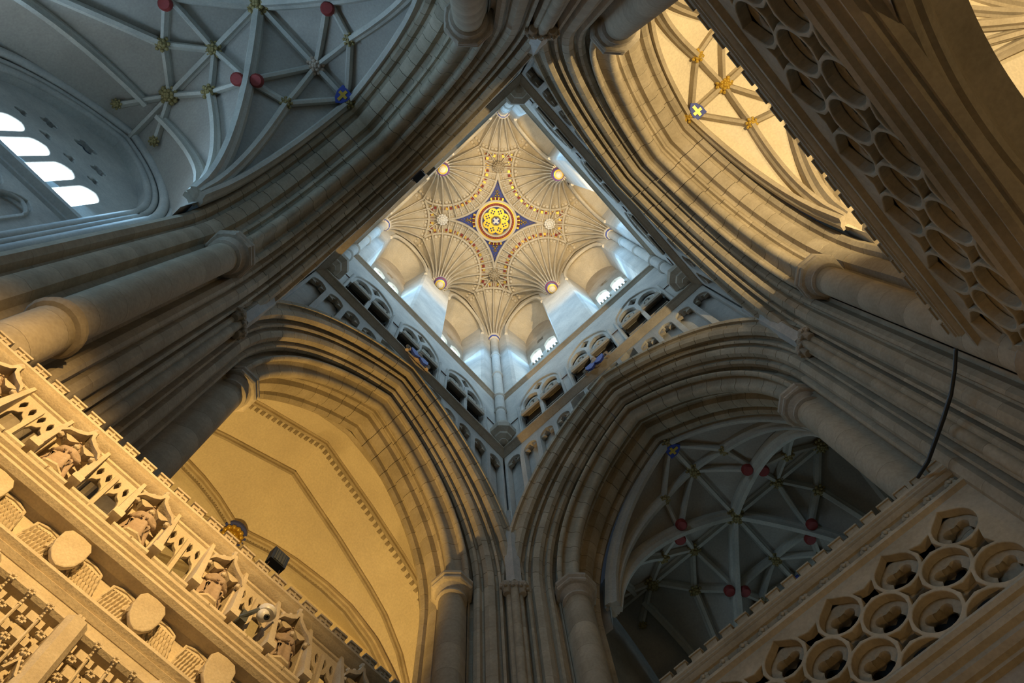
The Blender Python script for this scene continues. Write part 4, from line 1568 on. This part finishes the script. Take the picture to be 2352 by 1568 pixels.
# angels holding shields along the hollow band
sh2 = [(-0.15, 0.14), (-0.11, 0.2), (0.0, 0.215), (0.11, 0.2), (0.15, 0.14), (0.155, 0.0), (0.13, -0.11), (0.07, -0.19), (0.0, -0.225), (-0.07, -0.19), (-0.13, -0.11), (-0.155, 0.0)]
ASH = flat('shield', sh2, [], 0.06, SCREEN, 0.015, 40)
fe = MB()
fe.rings([[(0.0, -0.018, 0), (-0.025, 0, 0), (0.0, 0.018, 0)], [(-0.005, -0.026, -0.09), (-0.032, 0, -0.09), (-0.005, 0.026, -0.09)], [(0.0, -0.014, -0.155), (-0.018, 0, -0.16), (0.0, 0.014, -0.155)], [(0.0, -0.002, -0.175), (-0.006, 0, -0.175), (0.0, 0.002, -0.175)]])
FEA = fe.mesh('feather', SCREEN, 60)
AH = MB()
AH.blob((-0.06, 0, 0.27), 0.065, 10, 6, 1, 0.9, 1.15)
AH.blob((-0.125, 0, 0.265), 0.014, 6, 4)
AHAIR = MB()
for i in range(26):
    a, b = random.uniform(0, 2 * pi), random.uniform(-0.2, 1.3)
    AHAIR.blob((-0.05 + 0.075 * cos(a) * cos(b) + 0.03, 0.09 * sin(a) * cos(b), 0.285 + 0.075 * sin(b)), 0.026, 6, 4)
AHM, AHAIRM = AH.mesh('head', SCREEN, 60), AHAIR.mesh('curly_hair', SCREEN, 60)
hn = MB()
for s in (1, -1):
    for q in range(4):
        hn.tube([(-0.02, s * 0.16, -0.02 - 0.02 * q), (-0.07, s * 0.165, -0.022 - 0.02 * q), (-0.10, s * 0.14, -0.024 - 0.02 * q)], 0.0095, 5)
    hn.tube([(-0.02, s * 0.155, 0.02), (-0.07, s * 0.155, 0.015), (-0.10, s * 0.125, 0.0)], 0.011, 5)
    hn.tube([(0.04, s * 0.09, 0.12), (0.0, s * 0.17, 0.05), (-0.01, s * 0.175, -0.05)], 0.03, 6)
AHAND = hn.mesh('hands', SCREEN, 50)
wg = MB()
wg.rings([[(0.03, 0.12, 0.19), (-0.03, 0.14, 0.20), (-0.03, 0.40, 0.17), (0.03, 0.42, 0.15)], [(0.03, 0.12, 0.14), (-0.03, 0.14, 0.15), (-0.03, 0.40, 0.12), (0.03, 0.42, 0.10)]])
wg.tube([(-0.02, 0.12, 0.18), (-0.035, 0.26, 0.205), (-0.03, 0.40, 0.16), (-0.01, 0.46, -0.24)], lambda t: 0.03 * (1 - 0.6 * t), 6)
wp = [(0.08, 0.2), (0.4, 0.18), (0.47, -0.25), (0.40, -0.12), (0.28, -0.2), (0.14, -0.17), (0.08, -0.1)]
wg.rings([[(0.0, y, z) for y, z in wp], [(0.05, y, z) for y, z in wp]])
WNG = wg.mesh('wing', SCREEN, 50)
A_LAB = ['carved angel with a blank shield at the bottom edge, under the white camera',
         'carved angel with a blank shield, second up from the bottom edge of the screen',
         'carved angel with a blank shield nearest the left edge but fully visible',
         'carved angel with a blank shield cut by the left edge of the photo',
         'carved angel with a blank shield beyond the lower edge']
for k, (y, lab) in enumerate(((2.335, A_LAB[0]), (3.30, A_LAB[1]), (4.27, A_LAB[2]), (5.24, A_LAB[3]))):
    a_ = root('angel', lab, 'carved angel', None, 'shield angels under the cornice of the screen', (PX + 0.02, y, 8.735))
    put('shield', ASH, a_, mat4=Matrix.Translation((-0.10, 0, 0)) @ Matrix.Rotation(radians(-8), 4, 'Y') @ wallmat(0))
    put('head', AHM, a_)
    put('curly_hair', AHAIRM, a_)
    put('hands', AHAND, a_)
    for s in (1, -1):
        w = put('wing', WNG, a_, scale=(1, s, 1), loc=(0.03, 0, 0))
        for row, (z_, cnt, ln) in enumerate(((0.15, 8, 0.55), (0.075, 8, 0.6), (0.0, 8, 0.68), (-0.08, 7, 0.78))):
            for i in range(cnt):
                yy = 0.13 + (row % 2) * 0.018 + i * 0.038
                put('feather', FEA, w, loc=(-0.022 + 0.009 * row, yy, z_ - 0.006 * i), rot=(0.1 + 0.015 * i, 0.06, 0), scale=(1.2, 0.95, ln * (0.85 + 0.03 * i)))

# canopy work below the plain band: big pier strip and rows of small canopied niches
AX = [y for y in (1.85, 3.20 - 0.43 + 0.0, 4.17 - 0.43, 5.14 - 0.43)]
for y in (0.85, 1.82, 2.79, 3.76, 4.73, 5.70):
    m = MB()
    m.rings([[(PX - 0.10, y - 0.11, z_), (PX - 0.16, y - 0.06, z_), (PX - 0.16, y + 0.06, z_), (PX - 0.10, y + 0.11, z_), (PX + 0.2, y + 0.14, z_), (PX + 0.2, y - 0.14, z_)] for z_ in (5.0, 8.08)])
    m.obj('pier_strip', SCREEN, scr)
cres = MB()
cres.box(-0.03, 0.06, -0.045, 0.045, 0, 0.1)
DENT = cres.mesh('canopy_block', SCREEN)
tr2 = MB()
gab = [(-0.075, 0), (0, 0.2), (0.075, 0), (0.05, 0), (0, 0.14), (-0.05, 0)]
tr2.rings([[(-0.05, y, z_) for y, z_ in gab], [(0.03, y, z_) for y, z_ in gab]])
for t in range(1, 4):
    for s in (1, -1):
        tr2.blob((-0.05, s * 0.075 * (1 - t / 4) + s * 0.012, 0.2 * t / 4), 0.017, 5, 3)
tr2.blob((-0.05, 0, 0.22), 0.022, 5, 3)
GAB = tr2.mesh('gablet', SCREEN)
pin = MB()
pin.rings([[(-0.02, -0.014, z_), (-0.034, 0, z_), (-0.02, 0.014, z_), (0.03, 0.014, z_), (0.03, -0.014, z_)] for z_ in (-0.7, 0.14)])
pin.rings([[(-0.034, -0.016, 0.14), (-0.034, 0.016, 0.14), (0.01, 0.016, 0.14), (0.01, -0.016, 0.14)], [(-0.012, -0.001, 0.32), (-0.012, 0.001, 0.32), (-0.01, 0.001, 0.32), (-0.01, -0.001, 0.32)]])
for t in range(3):
    pin.blob((-0.03, 0, 0.18 + 0.045 * t), 0.02 - 0.004 * t, 5, 3)
PIN = pin.mesh('pinnacle', SCREEN)
knob = MB()
for i in range(6):
    a = 2 * pi * i / 6
    knob.blob((-0.01, 0.03 * cos(a), 0.03 * sin(a)), 0.022, 5, 3)
KNOB = knob.mesh('leaf_cluster', SCREEN, 50)
for j, y0 in enumerate((1.82, 2.79, 3.76, 4.73)):
    for k in range(4):
        y = y0 + 0.17 + 0.21 * k
        m = MB()
        for row, zr in enumerate((7.80, 7.56)):
            put('canopy_block', DENT, scr, loc=(PX - 0.02 - 0.02 * (k % 2), y - 0.05, zr))
            put('canopy_block', DENT, scr, loc=(PX - 0.02 - 0.02 * (k % 2), y + 0.06, zr), scale=(1, 0.6, 1))
            put('leaf_cluster', KNOB, scr, loc=(PX - 0.05, y + 0.0, zr - 0.05))
        put('gablet', GAB, scr, loc=(PX - 0.06, y, 7.22))
        put('gablet', GAB, scr, loc=(PX - 0.03, y + 0.1, 7.02), scale=(1, 0.7, 1))
        put('leaf_cluster', KNOB, scr, loc=(PX - 0.06, y, 7.12))
        put('leaf_cluster', KNOB, scr, loc=(PX - 0.06, y + 0.06, 6.9))
        put('gablet', GAB, scr, loc=(PX - 0.05, y, 6.72))
    for k in range(5):
        put('pinnacle', PIN, scr, loc=(PX - 0.06, y0 + 0.065 + 0.21 * k, 7.7))
        put('leaf_cluster', KNOB, scr, loc=(PX - 0.08, y0 + 0.065 + 0.21 * k, 8.03), scale=(0.9, 0.9, 0.9))
for y in [0.5 + 0.4855 * k for k in range(12)]:
    put('leaf_cluster', KNOB, scr, loc=(PX - 0.1, y, 9.13), scale=(0.8, 0.8, 0.8))
for y in [2.08 + 0.97 * k for k in range(4)]:
    put('leaf_cluster', KNOB, scr, loc=(PX - 0.07, y - 0.26, 8.13), scale=(1.3, 1.3, 1.3))

# ------------------------------------------------------------------ small things
def ray_at(px, py, axis, c):
    d = RV * ((px - 1176) / FPX) - UV * ((py - 784) / FPX) + FV
    t = (c - CAM[axis]) / d[axis]
    return CAM + d * t


fl = root('floodlight', 'black square floodlight on two legs standing on top of the carved screen', 'floodlight', None, None, (3.46, 2.24, 10.915))
fl.scale = (0.8, 0.8, 0.85)
m = MB()
m.box(-0.09, 0.06, -0.16, 0.16, 0.33, 0.67)
m.obj('housing', BLACK, fl)
m = MB()
m.box(-0.098, -0.088, -0.11, 0.11, 0.36, 0.64)
m.obj('front_grille', GREYGLASS, fl)
for k in range(4):
    m = MB()
    m.box(-0.104, -0.096, -0.11 + 0.055 * k + 0.02, -0.11 + 0.055 * k + 0.03, 0.36, 0.64)
    m.obj('grille_bar', BLACK, fl)
for s in (1, -1):
    m = MB()
    m.tube([(0, s * 0.11, 0.36), (0.0, s * 0.135, 0.18), (0.0, s * 0.10, 0.0)], 0.008, 6)
    m.obj('leg', RUST, fl)

cc = root('security_camera', 'white dome security camera on a grey bracket in an opening of the screen', 'camera', None, None, (3.22, 2.16, 9.93))
m = MB()
m.lathe([(0.02, 0.075), (0.075, 0.065), (0.112, 0.03), (0.118, -0.005), (0.10, -0.04), (0.03, -0.04)], 18)
m.obj('cover', PLASTICW, cc, 50)
m = MB()
m.blob((-0.01, 0.03, -0.10), 0.078, 16, 10)
h_ = m.obj('ball', PLASTICW, cc, 60)
m = MB()
m.lathe([(0.012, 0.0), (0.036, 0.0), (0.036, 0.03), (0.02, 0.035), (0.012, 0.01)], 14)
le = m.obj('lens', BLACK, h_, 40)
le.location = (-0.055, 0.0, -0.145)
le.rotation_euler = (Vector((-0.8, 0.25, -0.9))).to_track_quat('Z', 'Y').to_euler()
m = MB()
m.tube([(0.02, 0.1, -0.02), (0.0, 0.16, -0.16), (0.04, 0.26, -0.33), (0.12, 0.3, -0.42)], 0.028, 7)
m.obj('bracket', GREYGLASS, cc, 50)
m = MB()
m.box(0.02, 0.12, 0.17, 0.26, -0.36, -0.18)
m.obj('junction_box', GREYGLASS, cc)

cb = root('cable', 'dark double cable hanging across the shafts of the right-hand pier', 'cable')
A0 = ray_at(2196, 796, 0, -6.05)
pts = []
for (px, py, off) in ((2196, 800, 0), (2193, 850, 0), (2185, 905, 0), (2168, 960, 0), (2150, 1010, 0), (2132, 1060, 0), (2108, 1096, 0)):
    # follow the splayed face of the pier, x + y = -10.35
    d = RV * ((px - 1176) / FPX) - UV * ((py - 784) / FPX) + FV
    t = (-10.2 - CAM.x - CAM.y) / (d.x + d.y)
    pts.append(CAM + d * t)
for k, o_ in enumerate((0.0, 0.09)):
    m = MB()
    m.tube([p + Vector((0.0, 0.0, 0)) + Vector((-0.6, 0.6, 0.1)) * (o_ * sin(pi * i / (len(pts) - 1)) - 0.0) for i, p in enumerate(pts)], 0.035, 7)
    m.obj('cable_strand', BLACK, cb, 60)

for lab, x, y, ang in (('pair of painted shields held by an angel on the lower right string course', -0.1, -5.0, -pi / 2), ('dark blue painted shield boss on the lower left string course', 5.0, 0.1, 0)):
    r = root('shield_corbel', lab, 'shield', None, None, (x, y, 31.75), ang)
    for s in (1, -1):
        put('shield', SHIELD, r, mat4=Matrix.Translation((-0.14, s * 0.22, -0.12)) @ wallmat(0), scale=None)
    m = MB()
    m.blob((-0.05, 0, 0.1), 0.24, 10, 6, 0.8, 1, 1.1)
    m.blob((-0.12, 0, 0.42), 0.12, 8, 6)
    m.obj('angel_bust', STATUE, r, 60)
    m = MB()
    m.tube([(0.0, 0.4, 0.35), (-0.05, 0.6, 0.2), (0, 0.55, -0.1)], 0.08, 6)
    m.tube([(0.0, -0.4, 0.35), (-0.05, -0.6, 0.2), (0, -0.55, -0.1)], 0.08, 6)
    m.obj('wings', STATUE, r, 60)

for k, (px, py) in enumerate(((962, 405), (988, 390))):
    p = ray_at(px, py, 1, 5.06)
    r = root('floodlight', ['small black floodlight on the upper left string course, left one of two', 'small black floodlight on the upper left string course, right one of two'][k], 'floodlight', None, 'floodlights on the lantern string course', tuple(p), 0)
    m = MB()
    m.box(-0.2, 0.2, -0.12, 0.12, -0.14, 0.14)
    m.obj('housing', BLACK, r)
    m = MB()
    m.box(-0.16, 0.16, -0.1, 0.1, 0.14, 0.15)
    m.obj('lamp_glass', GREYGLASS, r)
    m = MB()
    m.tube([(-0.22, 0, 0), (-0.24, 0.1, -0.2), (0.24, 0.1, -0.2), (0.22, 0, 0)], 0.02, 6)
    m.obj('bracket', RUST, r)
